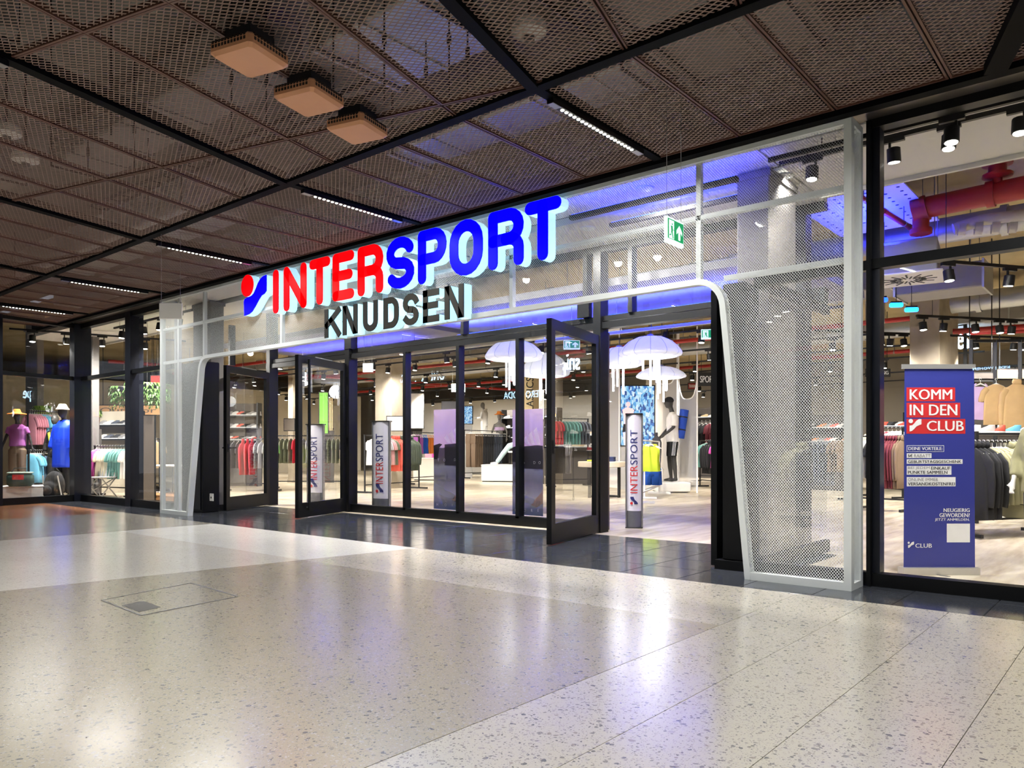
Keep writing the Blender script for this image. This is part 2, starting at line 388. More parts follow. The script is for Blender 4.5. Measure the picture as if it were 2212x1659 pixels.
# access hatch set into the terrazzo
hp = [wz(220, 1297), wz(305, 1330), wz(513, 1289), wz(412, 1260)]
hat = empty('floor_hatch', (hp[0]+hp[2])/2, 0, 'square access hatch with thin steel rim set in the terrazzo floor', 'floor hatch')
b = B()
for i in range(4): b.bar(hp[i]+Vector((0,0,.001)), hp[(i+1) % 4]+Vector((0,0,.001)), .012, .006)
b.build('rim', STEEL, hat)
ins = [p+((hp[0]+hp[2])/2-p)*.015 for p in hp]
b = B(); b.add([p+Vector((0,0,.0015)) for p in ins], [(0,1,2,3)]); o = b.build('infill', T_GREY, hat); flip_fix(o)
e0, e1 = (hp[1]-hp[0]), (hp[3]-hp[0])
b = B()
q = [hp[0]+e0*.42+e1*.04, hp[0]+e0*.85+e1*.04, hp[0]+e0*.85+e1*.26, hp[0]+e0*.42+e1*.26]
b.add([v+Vector((0,0,.003)) for v in q]+[v+Vector((0,0,.0005)) for v in q], [(0,1,2,3),(4,5,1,0),(5,6,2,1),(6,7,3,2),(7,4,0,3)]); o = b.build('lifting_plate', mat('grey_hatch_plate', (96, 94, 90), .4, metal=.4), hat); flip_fix(o)

# ================================================================== expanded metal
def lattice(w, h, a, bb, sw, tilt, keep=None, depth=.0):
    """zigzag strands of expanded metal in a w x h sheet: vertices and quads as arrays (x, y, z)"""
    nx = int(w/(a/2))+1; ny = int(h/bb)+1; V = []; F = []
    ct, st = math.cos(tilt)*sw/2, math.sin(tilt)*sw/2
    for k in range(ny):
        y = k*bb+bb/2; base = len(V)
        ok = []
        for j in range(nx):
            x = min(w, j*a/2); s = 1 if (j+k) % 2 else -1
            yy = min(h, max(0, y+s*bb*.5*.82))
            V.append((x, yy-ct, -st)); V.append((x, yy+ct, st)); ok.append(keep is None or keep(x, yy))
        for j in range(nx-1):
            if ok[j] and ok[j+1]: i = base+2*j; F.append((i, i+2, i+3, i+1))
    return V, F

# ================================================================== mall ceiling
ceil = empty('ceiling', (0, 0, 0), kind='structure')
def panel_mesh(w, h, keep=None):
    V, F = lattice(w-.02, h-.02, .060, .0225, .0080, R(-24), keep)
    me = bpy.data.meshes.new('mesh_panel'); me.from_pydata([(x+.01, y+.01, z) for x, y, z in V], [], F); return me
def frame_mesh(w, h):
    b = B(); t = .017
    b.box(.002, t, .002, h-.002, -.012, .03).box(w-t, w-.002, .002, h-.002, -.012, .03).box(t, w-t, .002, t, -.012, .03).box(t, w-t, h-t, h-.002, -.012, .03)
    me = bpy.data.meshes.new('panel_frame'); me.from_pydata(b.v, [], b.f); return me
# strip along the shopfront, square to it
YB, YE = 4.156, 5.86
PM, FM = panel_mesh(.7315, YE-YB-.06), frame_mesh(.7315, YE-YB-.06)
PITCH = .7375
BEAMX = [-3.28-2.95*i for i in range(5)]+[-.33]
k = 0
for i in range(-20, 4):
    x0 = -3.28+PITCH*i
    if x0 > .0 or x0 < -17.6: continue
    o = obj('mesh_panel', PM, COPPER, ceil, (x0+.003, YB+.03, ZC)); obj('panel_frame', FM, COPFRAME, o)
bm_ = B()
for x in BEAMX: bm_.box(x-.035, x+.045, YB, YE, ZC-.02, ZC+.07)
bm_.build('cross_beam', CEILBLK, ceil)
B().box(-18, 2, YB-.055, YB+.03, ZC-.03, ZC+.07).build('long_beam', CEILBLK, ceil)
B().box(-18, 2, YE-.02, YE+.07, ZC-.05, ZC+.16).build('edge_channel', CEILBLK, ceil)
# field turned about fifteen degrees to the shopfront
E1, E2 = Vector((-.25, .968, 0)).normalized(), Vector((.968, .25, 0)).normalized(); O0 = Vector((-3.28, YB, 0)); RZ = math.atan2(E2.y, E2.x)
PW, PL = 2.95*.968/4, 1.75
PM2, FM2 = panel_mesh(PW, PL), frame_mesh(PW, PL)
for i in range(-22, 6):
    for k in range(-3, 4):
        o_ = O0+E2*(i*PW)+E1*(-.06+k*PL)
        cor = [o_, o_+E2*PW, o_+E1*PL, o_+E2*PW+E1*PL]; ys = [c.y for c in cor]
        if min(ys) > YB-.08 or max(ys) < -.6 or o_.x < -18.5 or o_.x > 2.5: continue
        full = max(ys) < YB-.05
        if full: me, fme = PM2, FM2
        else:
            kp = lambda x, y, o_=o_: (o_+E2*x+E1*y).y < YB-.045
            me = panel_mesh(PW, PL, kp); b = B()
            # frame of the cut panel follows its visible sides
            t = .013
            for (p, q) in (((t, t), (PW-t, t)), ((t, t), (t, PL-t)), ((PW-t, t), (PW-t, PL-t)), ((t, PL-t), (PW-t, PL-t))):
                A, Cc = Vector((*p, 0)), Vector((*q, 0)); ya, yc = (o_+E2*A.x+E1*A.y).y-YB+.05, (o_+E2*Cc.x+E1*Cc.y).y-YB+.05
                if ya > 0 and yc > 0: continue
                if ya > 0: A = Cc+(A-Cc)*(yc/(yc-ya))
                if yc > 0: Cc = A+(Cc-A)*(ya/(ya-yc))
                b.bar(A+Vector((0,0,.009)), Cc+Vector((0,0,.009)), .012, .042)
            fme = bpy.data.meshes.new('panel_frame'); fme.from_pydata(b.v, [], b.f)
        o = obj('mesh_panel', me, COPPER, ceil, (o_.x, o_.y, ZC), RZ); obj('panel_frame', fme, COPFRAME, o)
for i in range(-5, 2):
    a = O0+E2*(i*4*PW); s1 = (YB-.05-a.y)/E1.y; s0 = s1-6
    b = B().bar(a+E1*s0+Vector((0,0,ZC+.018)), a+E1*s1+Vector((0,0,ZC+.018)), .085, .105); b.build('cross_beam', CEILBLK, ceil)
# heavy black edge beam at the right end of the mesh field
B().bar(wz(2212, 0, ZC)+Vector((.22,-.6,.03)), wz(2150, 136, ZC)+Vector((0,0,.03)), .13, .2).build('end_beam', CEILBLK, ceil)
B().box(-.55, 3, 4.3, 6.3, ZC+.06, ZC+.1).build('dark_infill', CEILBLK, ceil)
# what hangs above the mesh: slab, ducts, downstand beams, hangers
slabo = structure('ceiling_slab', B().box(-34, 9, -2, 7.0, 4.75, 4.95), CONC_GREY)
for i, (x0, x1, y0, y1, z0, z1) in enumerate([(-2.9, -1.75, 2.2, 5.7, 4.0, 4.35), (-5.2, -3.9, 3.7, 4.6, 4.25, 4.6), (-9.6, -5.6, 3.3, 3.9, 4.25, 4.6), (-15, -9.0, 4.6, 5.4, 4.0, 4.4), (-7.6, -6.4, .6, 2.0, 4.1, 4.5), (-5.8, -3.0, 5.0, 5.5, 3.95, 4.2), (-16, -10, 2.2, 3.2, 4.15, 4.5)]):
    b = B().cbox(x0, x1, y0, y1, z0, z1, .02)
    for q in range(int((x1-x0)/.6)+1):
        xx = min(x1-.02, x0+.02+q*.6); b.box(xx-.015, xx+.015, y0-.015, y1+.015, z0-.015, z1+.015)
    r = empty('air_duct', ((x0+x1)/2, (y0+y1)/2, z0), 0, ['light grey air duct above the mesh right of the exit sign', 'galvanised air duct above the mesh by the speaker boxes', 'light grey air duct above the mesh in the middle of the mall', 'galvanised air duct above the mesh at the far left', 'light grey air duct above the mesh at the upper picture edge', 'galvanised air duct above the mesh over the letters PORT', 'long light grey air duct above the mesh at left'][i], 'air duct', 'air ducts above the mall mesh ceiling')
    b.build('body', GALV if i % 2 else mat('light_grey_duct', (126, 124, 117), .7), r)
    for xx in (x0+.1, x1-.1): B().box(xx-.01, xx+.01, y0-.03, y0-.016, z0-.02, 4.75).box(xx-.01, xx+.01, y0-.03, y1+.03, z0-.035, z0-.016).box(xx-.01, xx+.01, y1+.016, y1+.03, z0-.02, 4.75).build('hanger', BLACKM, r)
for i, (a, c) in enumerate([((-3.2, 1.8, 4.2), (-3.2, 5.8, 4.2)), ((-12, 4.75, 4.6), (-5, 4.9, 4.6))]):
    a, c = Vector(a), Vector(c); b = B()
    sd = (c-a).normalized().cross(Vector((0,0,1)))*.1
    b.bar(a+sd, c+sd, .012, .05).bar(a-sd, c-sd, .012, .05)
    for q in range(int((c-a).length/.3)): b.bar(a+(c-a).normalized()*q*.3-sd, a+(c-a).normalized()*q*.3+sd, .02, .01)
    tag(b.build('cable_tray', BLACKM), ['dark cable tray above the mesh beside the exit sign', 'dark cable tray above the mesh over the shop sign'][i], 'cable tray', 'cable trays above the mall mesh ceiling')
for (px, py) in [(110, 60), (240, 150), (290, 260), (500, 150), (575, 150), (830, 60), (970, 60), (1010, 90), (920, 130), (190, 310), (320, 330), (720, 30)]:
    p = wz(px, py, 4.1); b = B().tube([(p.x, p.y, 3.57), (p.x, p.y, 4.75)], .007, 6).box(p.x-.014, p.x+.014, p.y-.01, p.y+.01, 3.98, 4.06)
    tag(b.build('hanger_rod', BLACKM), 'thin dark hanger rod holding up the mall mesh ceiling', 'hanger rod', 'hanger rods of the mall mesh ceiling')
for (px, py, lb) in [(1143, 62, 'round white smoke detector above the mesh beside the thick black beam'), (14, 282, 'small white smoke detector above the mesh at the left picture edge'), (55, 341, 'flat white smoke detector above the mesh near the left picture edge')]:
    p = wz(px, py, 3.72); r = empty('smoke_detector', (p.x, p.y, 3.66), 0, lb, 'smoke detector')
    B().lathe([(0,.14),(.10,.14),(.115,.11),(.11,.07),(.05,.05),(0,.05)][::-1], (p.x, p.y, 3.62), 20).build('housing', PLASTER, r, True)
    B().lathe([(.02,.0),(.035,.01),(.035,.05)], (p.x, p.y, 3.62), 12).build('sensor', mat('sensor_grey', (90, 90, 90), .5), r, True)
    B().tube([(p.x, p.y, 3.76), (p.x, p.y, 4.75)], .01, 6).build('conduit', BLACKM, r)
# three copper speaker boxes
for n, (c, w, lb) in enumerate([((wz(540, 82, ZC-.02)), .33, 'orange copper box on the mall ceiling, nearest and largest of three'), ((wz(668, 178, ZC-.02)), .34, 'orange copper box with slotted sides on the mall ceiling, middle of three'), ((wz(772, 247, ZC-.02)), .33, 'orange copper box on the mall ceiling, farthest of three')]):
    r = empty('speaker_box', (c.x, c.y, ZC-.08), RZ, lb, 'speaker box')
    h = w/2
    B().cbox(-h, h, -h, h, -.09, .0, .02).build('body', BOXCOP, r, world=False)
    sl = mat('dark_slot', (40, 27, 22), .7)
    for s in range(4):
        nx = 11; b = B()
        for j in range(nx):
            for zr in ((-.05, -.032), (-.026, -.008)):
                t = -h*.82+2*h*.82*j/nx; u = t+2*h*.82/nx*.62
                if s == 0: b.box(t, u, -h-.002, -h+.01, *zr)
                elif s == 1: b.box(t, u, h-.01, h+.002, *zr)
                elif s == 2: b.box(-h-.002, -h+.01, t, u, *zr)
                else: b.box(h-.01, h+.002, t, u, *zr)
        b.build('grille', sl, r, world=False)['kind'] = 'stuff'
    B().box(-h*.6, h*.6, -h*.6, h*.6, 0, .14).build('mount', BLACKM, r, world=False)
    B().tube([(0, 0, .1), (.02, .01, 1.25)], .006, 6).build('cable', mat('pale_cable', (150, 140, 120), .6), r, world=False)

# linear LED lamps in the black beams -------------------------------------
def led_line(a, c, n, lb, grp, power=MALL_W):
    a, c = Vector(a), Vector(c); d = (c-a).normalized(); m = (a+c)/2
    r = empty('linear_lamp', (m.x, m.y, ZC-(.052 if abs(d.x) < .01 else .068)), math.atan2(d.y, d.x), lb, 'linear lamp', grp)
    L = (c-a).length
    B().box(-L/2-.12, L/2+.12, -.028, .028, -.004, .03).build('housing', BLACK, r, world=False)
    B().box(L/2+.01, L/2+.12, -.026, .026, -.007, 0).build('end_plate', STEEL, r, world=False)
    B().box(-L/2-.12, -L/2-.02, -.026, .026, -.007, 0).build('end_plate', STEEL, r, world=False)
    me = None
    for i in range(n):
        x = -L/2+L*(i+.5)/n
        if me is None:
            bb = B().lathe([(.0, -.008), (.012, -.006), (.015, 0)], (0, 0, 0), 10); me = bpy.data.meshes.new('lens'); me.from_pydata(bb.v, [], bb.f)
        o = obj('lens', me, LEDW, r, (x, 0, -.004))
    al = area_light('lamp_light', (m.x, m.y, ZC-.09), L, .04, power, (1, .985, .955), (0, 0, math.atan2(d.y, d.x)), 165)
gL = 'linear LED lamps in the black ceiling beams'
for x in BEAMX:
    led_line((x+.005, YB+.28, 0), (x+.005, YB+1.28, 0), 20, ['row of bright LED dots in the short beam left of the exit sign', 'row of LED dots in the beam above the letters SPORT', 'row of LED dots in the beam above the red letters', 'row of LED dots in the beam left of the round red sign dot', 'row of LED dots in the farthest short beam at left', 'added row of LED dots in the short beam beyond the right picture edge'][BEAMX.index(x)], gL)  # last one is unseen, added to brighten the right end of the ceiling
for i in (-2, -1, 0, 1):
    a = O0+E2*(i*4*PW)
    led_line(a-E1*3.05, a-E1*1.95, 22, {-1: 'row of LED dots in the long beam at the upper left picture edge', -2: 'row of LED dots in the slanted beam beyond the left picture edge', 0: 'row of LED dots in the thick black beam beyond the upper picture edge', 1: 'row of LED dots in the slanted beam overhead right of the camera'}[i], gL)
# further concourse lighting behind the camera
for x in (-12, -8, -4, 0): 
    led_line((x, -2.2, 0), (x, -1.0, 0), 20, 'row of LED dots over the concourse behind the viewer', gL, MALL_W*1.5)
# ================================================================== white portal around the entrance
PX0, PX1, PY, PYB, PZ = -12.55, -1.73, 5.96, 6.24, 3.51
portal = empty('entrance_portal', (-7, PY, 0), 0, 'white expanded-metal portal framing the whole shop entrance', 'portal')
# opening outline (x, z): slanted legs, rounded upper corners
il0, ir0 = wy(405, 1110, PY).x, wy(1616, 1253, PY).x
ZT = 2.455; il1, ir1 = wy(433, 775, PY).x, wy(1556, 612, PY).x
def rounded(p, a, c, r, n=8):
    p, a, c = Vector(p), Vector(a), Vector(c); u, v = (a-p).normalized(), (c-p).normalized()
    ang = u.angle(v); t = r/math.tan(ang/2); q0, q1 = p+u*t, p+v*t; ctr = p+(u+v).normalized()*(r/math.sin(ang/2))
    out = []
    a0 = math.atan2((q0-ctr).y, (q0-ctr).x); a1 = math.atan2((q1-ctr).y, (q1-ctr).x)
    while a1-a0 > math.pi: a1 -= 2*math.pi
    while a1-a0 < -math.pi: a1 += 2*math.pi
    for i in range(n+1):
        w = a0+(a1-a0)*i/n; out.append((ctr.x+r*math.cos(w), ctr.y+r*math.sin(w)))
    return out
OP = [(il0, 0)]+rounded((il1, ZT), (il0, 0), (ir1, ZT), .22)+rounded((ir1, ZT), (il1, ZT), (ir0, 0), .24)+[(ir0, 0)]
def in_open(x, z, g=0.0):
    if z > ZT+g: return False
    n = len(OP); ins = False
    for i in range(n):
        (xa, za), (xb, zb) = OP[i], OP[(i+1) % n]
        if (za > z) != (zb > z) and x < (xb-xa)*(z-za)/(zb-za)+xa: ins = not ins
    return ins
b = B(); T = .05
pts = [Vector((x, PY+.14, z)) for x, z in OP]
P2 = [Vector((x, z)) for x, z in OP]; Pn, Lf, Rt, _ = stroke_outline(P2, T)
n = len(Pn); vs = []; fs = []
for i in range(n):
    for (q, y) in ((Lf[i], PY-.012), (Rt[i], PY-.012), (Rt[i], PY+.075), (Lf[i], PY+.075)): vs.append((q.x, y, q.y))
for i in range(n-1):
    for j in range(4): fs.append((i*4+j, (i+1)*4+j, (i+1)*4+(j+1) % 4, i*4+(j+1) % 4))
fs += [(0,1,2,3), tuple((n-1)*4+k for k in (3,2,1,0))]
o = B().add(vs, fs).build('opening_trim', WHITEM, portal); flip_fix(o)
def pbar(name, x0, x1, z0, z1, y0=PY, y1=PY+.06): B().box(x0, x1, y0, y1, z0, z1).build(name, WHITEM, portal)
w = .05
pbar('top_rail', PX0, PX1, PZ-w, PZ, PY-.01)
pbar('base_rail', PX0, il0, 0, .06, PY-.01); pbar('base_rail', ir0, PX1, 0, .06, PY-.01)
for s, x in ((1, PX0), (-1, PX1)):
    x0, x1 = sorted((x, x+s*.055)); pbar('corner_post', x0, x1, .06, PZ-w, PY-.01)
    pbar('corner_post', x0, x1, 0, PZ, PYB-.05, PYB)
    B().box(x0, x1, PY+.06, PYB-.05, 0, .05).build('side_rail', WHITEM, portal); B().box(x0, x1, PY+.06, PYB-.05, PZ-.05, PZ).build('side_rail', WHITEM, portal)
MX = [wy(382, 700, PY).x, wy(437, 700, PY).x, wy(604, 700, PY).x, wy(826, 600, PY).x, wy(1101, 600, PY).x, wy(1506, 500, PY).x]
RZs = [3.0, 2.46]
def solid_top(x):
    # lowest z of the mesh above a given x
    return ZT+.02
for i, x in enumerate(MX):
    pbar('mullion', x-.022, x+.022, (.06 if i == 0 else ZT+.02), PZ-w, PY+.02, PY+.07)
pbar('cross_rail', PX0+.055, PX1-.055, RZs[0]-.02, RZs[0]+.02, PY+.02, PY+.07)
pbar('cross_rail', PX0+.055, il1-.02, RZs[1]-.02, RZs[1]+.02, PY+.02, PY+.07); pbar('cross_rail', ir1+.02, PX1-.055, RZs[1]-.02, RZs[1]+.02, PY+.02, PY+.07)
# expanded-metal sheets, one per bay
def sheet(x0, x1, z0, z1, y, keep=None, side=False):
    V, F = lattice((x1-x0), z1-z0, .0215, .0125, .0048, R(25), keep)
    if side: V = [(y, x0+a, z0+c) for a, c, d in [(v[0], v[1], v[2]) for v in V]]
    else: V = [(x0+v[0], y+v[2], z0+v[1]) for v in V]
    if F: B().add(V, F).build('mesh_sheet', WHITEM, portal)
xs = [PX0+.03]+MX+[PX1-.03]
for a, c in zip(xs[:-1], xs[1:]):
    sheet(a, c, RZs[0], PZ-.03, PY+.012)
    sheet(a, c, ZT-.02, RZs[0], PY+.012, lambda x, z, a=a: not in_open(a+x, ZT-.02+z, 0))
sheet(PX0+.03, MX[0], .03, ZT-.02, PY+.012)
sheet(MX[0], il1+.25, .03, ZT-.02, PY+.012, lambda x, z: (MX[0]+x < -8) and not in_open(MX[0]+x, .03+z))
sheet(ir1-.3, PX1-.03, .03, ZT-.02, PY+.012, lambda x, z: not in_open(ir1-.3+x, .03+z))
sheet(PY+.02, PYB-.02, .03, PZ-.03, PX1-.015, side=True); sheet(PY+.02, PYB-.02, .03, PZ-.03, PX0+.015, side=True)

# ================================================================== sign
SY = 5.83
RED_E = mat('sign_red', (228, 16, 26), .4, emit=1.2, spec=.05, ecol=(220, 3, 8))
BLUE_E = mat('sign_blue', (8, 2, 235), .4, emit=2.6, spec=.05, ecol=(2, 0, 255))
BLK_E = mat('sign_black', (38, 36, 30), .6)
RET = mat('sign_glowing_return', (190, 228, 240), .5, emit=.85, ecol=(186, 232, 250))
sign = empty('shop_sign', (-7, SY, 2.4), 0, 'illuminated sign reading INTERSPORT KNUDSEN with glowing white letter sides', 'sign')
def sx(v): return 480+v/2.765
def letter(ch, x0, x1, z0, z1, t, rnd, m):
    V, F, S = stroke_letter(ch, x0, x1, z0, z1, t, rnd)
    dy = .13
    b = B().add([(x, SY, z) for x, z in V], F); o = b.build('letter_'+ch.lower(), m, sign, label=('letter %s of the sign' % ch)); flip_fix(o)
    for p in o.data.polygons:
        if p.normal.y > 0: p.flip()
    # glowing return behind the face
    c = B(); n = len(V); c.add([(x, SY+.012, z) for x, z in V]+[(x, SY+dy, z) for x, z in V], [tuple(reversed(f)) for f in F]+[tuple(i+n for i in f) for f in F]+[(i, j, n+j, n+i) for i, j in S])
    c.build('letter_side', RET, o)
    e = B().add([(x, SY, z) for x, z in V]+[(x, SY+.013, z) for x, z in V], [(i, j, len(V)+j, len(V)+i) for i, j in S]); e.build('letter_rim', m, o)
zb, zt = 2.862, 3.445
for ch, a, c, m in [('I',303,333,RED_E),('N',366,500,RED_E),('T',520,641,RED_E),('E',658,784,RED_E),('R',808,958,RED_E),('S',980,1143,BLUE_E),('P',1168,1336,BLUE_E),('O',1357,1553,BLUE_E),('R',1588,1797,BLUE_E),('T',1807,2022,BLUE_E)]:
    letter(ch, wy(sx(a), 560, SY).x, wy(sx(c), 560, SY).x, zb, zt, .122, True, m)
for ch, a, c in [('K',610,704),('N',718,805),('U',840,926),('D',962,1051),('S',1078,1170),('E',1198,1292),('N',1327,1440)]:
    letter(ch, wy(sx(a), 660, SY).x, wy(sx(c), 660, SY).x, 2.43, 2.785, .072, False, BLK_E)
def shape(name, pts, m, lb):
    W = [wy(sx(x), 420+y/2.765, SY) for x, y in pts]; n = len(W)
    V = [(p.x, p.z) for p in W]
    a = sum(V[i][0]*V[(i+1) % n][1]-V[(i+1) % n][0]*V[i][1] for i in range(n))
    if a > 0: V = V[::-1]
    o = B().prism(V, (0, SY+.012, 0), (1, 0, 0), (0, 0, 1), .012).build(name, m, sign, label=lb); flip_fix(o)
    c = B().prism(V, (0, SY+.13, 0), (1, 0, 0), (0, 0, 1), .116).build('logo_side', RET, o); flip_fix(c)
cx, cy = 148, 545
pc = wy(sx(cx), 420+cy/2.765, SY); rr = .152
V = [(pc.x+rr*math.cos(2*math.pi*i/28), pc.z+rr*math.sin(2*math.pi*i/28)) for i in range(28)]
o = B().prism(V, (0, SY+.012, 0), (1, 0, 0), (0, 0, 1), .012).build('logo_dot', RED_E, sign, label='red logo dot'); flip_fix(o)
c = B().prism(V, (0, SY+.13, 0), (1, 0, 0), (0, 0, 1), .116).build('logo_side', RET, o); flip_fix(c)
shape('logo_swoosh', [(262,480),(262,574),(250,592),(232,604),(214,634),(196,668),(178,698),(160,714),(140,722),(131,724),(129,640),(133,626),(150,616),(172,606),(186,592),(198,566),(212,530),(228,502),(244,488)], BLUE_E, 'blue logo swoosh')
# stand-off tubes that hold the letters
b = B()
for x in np.linspace(-9.0, -4.5, 9): b.bar((x, SY+.12, 3.1), (x, PY+.03, 3.1), .012)
b.build('standoff', STEEL, sign)

# ================================================================== shopfront glazing
gz = empty('wall_shopfront', (0, Y_F, 0), 0, kind='structure')
def gbox(name, x0, x1, y0, y1, z0, z1, m=BLACK): return B().box(x0, x1, y0, y1, z0, z1).build(name, m, gz)
def pane(x0, x1, y, z0, z1, m=GLASS): return B().add([(x0, y, z0), (x1, y, z0), (x1, y, z1), (x0, y, z1)], [(0, 1, 2, 3)]).build('pane', m, gz)
ZF = 3.56
# right shop window
XR0, XR1 = -1.71, 3.6
gbox('base_profile', XR0, XR1, Y_F, Y_F+.12, 0, .10); gbox('head_profile', XR0, XR1, Y_F, Y_F+.12, ZF-.05, ZF+.02)
gbox('post', XR0, XR0+.03, Y_F-.03, Y_F+.14, 0, ZF); gbox('post', XR0+.03, XR0+.085, Y_F+.02, Y_F+.14, .1, ZF-.05, NAVYBLK)
gbox('transom', XR0+.03, XR1, Y_F, Y_F+.1, 2.43, 2.505)
gbox('post', .9, .97, Y_F, Y_F+.12, .1, ZF)
gbox('post', XR1, XR1+.1, Y_F, Y_F+.12, 0, ZF)
gbox('base_upstand', XR0, XR1, Y_F+.12, Y_F+.2, 0, .045, NAVYBLK)
for z0, z1 in ((.1, 2.43), (2.505, ZF-.05)):
    pane(XR0+.085, .9, Y_F+.06, z0, z1); pane(.97, XR1, Y_F+.06, z0, z1)
# glazing behind the right leg of the portal
gbox('base_profile', X_RR, XR0, Y_F+.02, Y_F+.12, 0, .10); gbox('transom', X_RR, XR0, Y_F+.02, Y_F+.1, 2.43, 2.505); pane(X_RR, XR0, Y_F+.06, .1, 2.43); pane(X_RR, XR0, Y_F+.06, 2.505, ZF-.05)
# left shop windows
cX = -16.75
posts = [(wy(296, 900, Y_F+.05).x, .16), (PX0-.05, .1)]
gbox('base_profile', cX, X_RL, Y_F, Y_F+.12, 0, .13); gbox('head_profile', cX, X_RL, Y_F, Y_F+.12, ZF-.08, ZF+.02); gbox('transom', cX, X_RL, Y_F, Y_F+.1, 2.43, 2.505)
gbox('post', cX-.12, cX+.12, Y_F-.12, Y_F+.2, 0, ZF, NAVYBLK)
xs_ = [cX+.12, wy(284, 900, Y_F+.05).x, X_RL-.1]
gbox('post', xs_[1]-.11, xs_[1]+.11, Y_F-.02, Y_F+.22, 0, ZF, NAVYBLK)
for a, c in ((xs_[0], xs_[1]-.11), (xs_[1]+.11, xs_[2])):
    pane(a, c, Y_F+.06, .13, 2.43); pane(a, c, Y_F+.06, 2.505, ZF-.08)
# window wing turning towards the viewer at the left
wd0, wd1 = Vector((cX, Y_F, 0)), wz(14, 1091.5); dv = (wd1-wd0).normalized()
def wbar(name, a, c, z0, z1, t=.1, m=BLACK):
    A, C = wd0+dv*a, wd0+dv*c; zz = Vector((0, 0, (z0+z1)/2)); return B().bar(A+zz, C+zz, t, z1-z0).build(name, m, gz)
LW = (wd1-wd0).length
wbar('base_profile', 0, LW+3, 0, .13); wbar('head_profile', 0, LW+3, ZF-.08, ZF+.02); wbar('transom', 0, LW+3, 2.43, 2.505)
for s, wdt in ((LW+.12, .3), (LW+2.2, .2)): wbar('post', s, s+wdt, 0, ZF, .2, NAVYBLK)
for z0, z1 in ((.13, 2.43), (2.505, ZF-.08)):
    A, C = wd0+dv*.1, wd0+dv*(LW+.12)
    B().add([(A.x, A.y, z0), (C.x, C.y, z0), (C.x, C.y, z1), (A.x, A.y, z1)], [(0, 1, 2, 3)]).build('pane', GLASS, gz)
    A, C = wd0+dv*(LW+.42), wd0+dv*(LW+2.2)
    B().add([(A.x, A.y, z0), (C.x, C.y, z0), (C.x, C.y, z1), (A.x, A.y, z1)], [(0, 1, 2, 3)]).build('pane', GLASS, gz)
# grey metal soffit between mesh ceiling and glazing
gbox('soffit_panel', cX-2, 4, YE+.07, Y_F+.02, ZF+.015, ZF+.05, HEADP); gbox('soffit_lip', PX1-.02, 4, YE+.02, YE+.07, ZF-.03, ZF+.02, HEADP)
# entrance line, set back: header, posts, fixed panes
en = empty('wall_entrance', (-8, Y_E, 0), 0, kind='structure')
def ebox(name, x0, x1, z0, z1, y0=Y_E-.05, y1=Y_E+.07, m=BLACK): return B().box(x0, x1, y0, y1, z0, z1).build(name, m, en)
def epane(x0, x1, z0, z1, m=GLASS): return B().add([(x0, Y_E, z0), (x1, Y_E, z0), (x1, Y_E, z1), (x0, Y_E, z1)], [(0, 1, 2, 3)]).build('pane', m, en)
hX = [-12.74, wy(757, 900, Y_E).x, wy(1296, 900, Y_E).x, -2.86]
ebox('header', X_RL, X_RR, 2.56, 2.64); ebox('header', X_RL, X_RR, 2.655, 2.72, Y_E-.02, Y_E+.1)
ebox('head_profile', X_RL, X_RR, 3.52, 3.6)
for x in hX: ebox('post', x-.05, x+.06, 0, 3.52, Y_E-.08, Y_E+.1)
B().box(wy(1313, 900, Y_E+.3).x-.09, wy(1313, 900, Y_E+.3).x, Y_E+.12, Y_E+.34, 0, 2.56).build('door_jamb', mat('bronze_jamb', (120, 108, 104), .35, metal=.4), en)
mull = [wy(x, 900, Y_E).x for x in (878, 993, 1122)]
for x in mull: ebox('mullion', x-.03, x+.03, .1, 2.56)
ebox('base_profile', hX[1]+.06, hX[2]-.05, 0, .13)
ed = [hX[1]+.06]+mull+[hX[2]-.05]
for a, c in zip(ed[:-1], ed[1:]): epane(a+.03, c-.03, .13, 2.56)
up = [X_RL+.05]+[wy(x, 700, Y_E).x for x in (500, 760, 1003, 1268, 1365)]+[X_RR-.05]
for x in up[1:-1]: ebox('mullion', x-.03, x+.03, 2.72, 3.52)
for a, c in zip(up[:-1], up[1:]): epane(a+.03, c-.03, 2.72, 3.52)
for zz in (2.74,): 
    for px in (760, 1268):
        x = wy(px, 700, Y_E).x; ebox('post', x-.09, x+.09, 2.72, 3.0, Y_E-.09, Y_E-.05)
# side walls of the recess (glazed) and columns
B().box(X_RR-.02, X_RR+.04, Y_F+.12, Y_E, 0, .12).build('base_profile', BLACK, en); B().box(X_RR-.02, X_RR+.04, Y_F+.12, Y_E, 2.43, 2.52).build('transom', BLACK, en)
B().box(X_RL-.05, X_RL+.02, Y_F+.1, Y_E, 0, .12).build('base_profile', BLACK, en); B().box(X_RL-.05, X_RL+.02, Y_F+.1, Y_E, 2.43, 2.52).build('transom', BLACK, en)
for x in (X_RR+.01, X_RL-.015):
    B().add([(x, Y_F+.12, .12), (x, Y_E, .12), (x, Y_E, 2.43), (x, Y_F+.12, 2.43)], [(0, 1, 2, 3)]).build('pane', GLASS, en)
COLM = mat('grey_clad_column', (112, 108, 106), .6, var=.05, scale=4)
def column(name, x0, x1, y0, y1, z1, m, lb, foot=None):
    r = empty(name, ((x0+x1)/2, (y0+y1)/2, 0), 0, lb, 'column')
    B().cbox(x0, x1, y0, y1, 0, z1, .012).build('shaft', m, r)
    B().box(x0-.012, x1+.012, y0-.012, y1+.012, 0, .09).build('plinth', foot or BLACKM, r)
    B().box(x0-.015, x1+.015, y0-.015, y1+.015, z1-.06, z1).build('cap', m, r)
    return r
column('column', -2.99, -2.68, 6.8, 7.46, 3.58, COLM, 'grey clad column behind the mesh of the right portal leg')
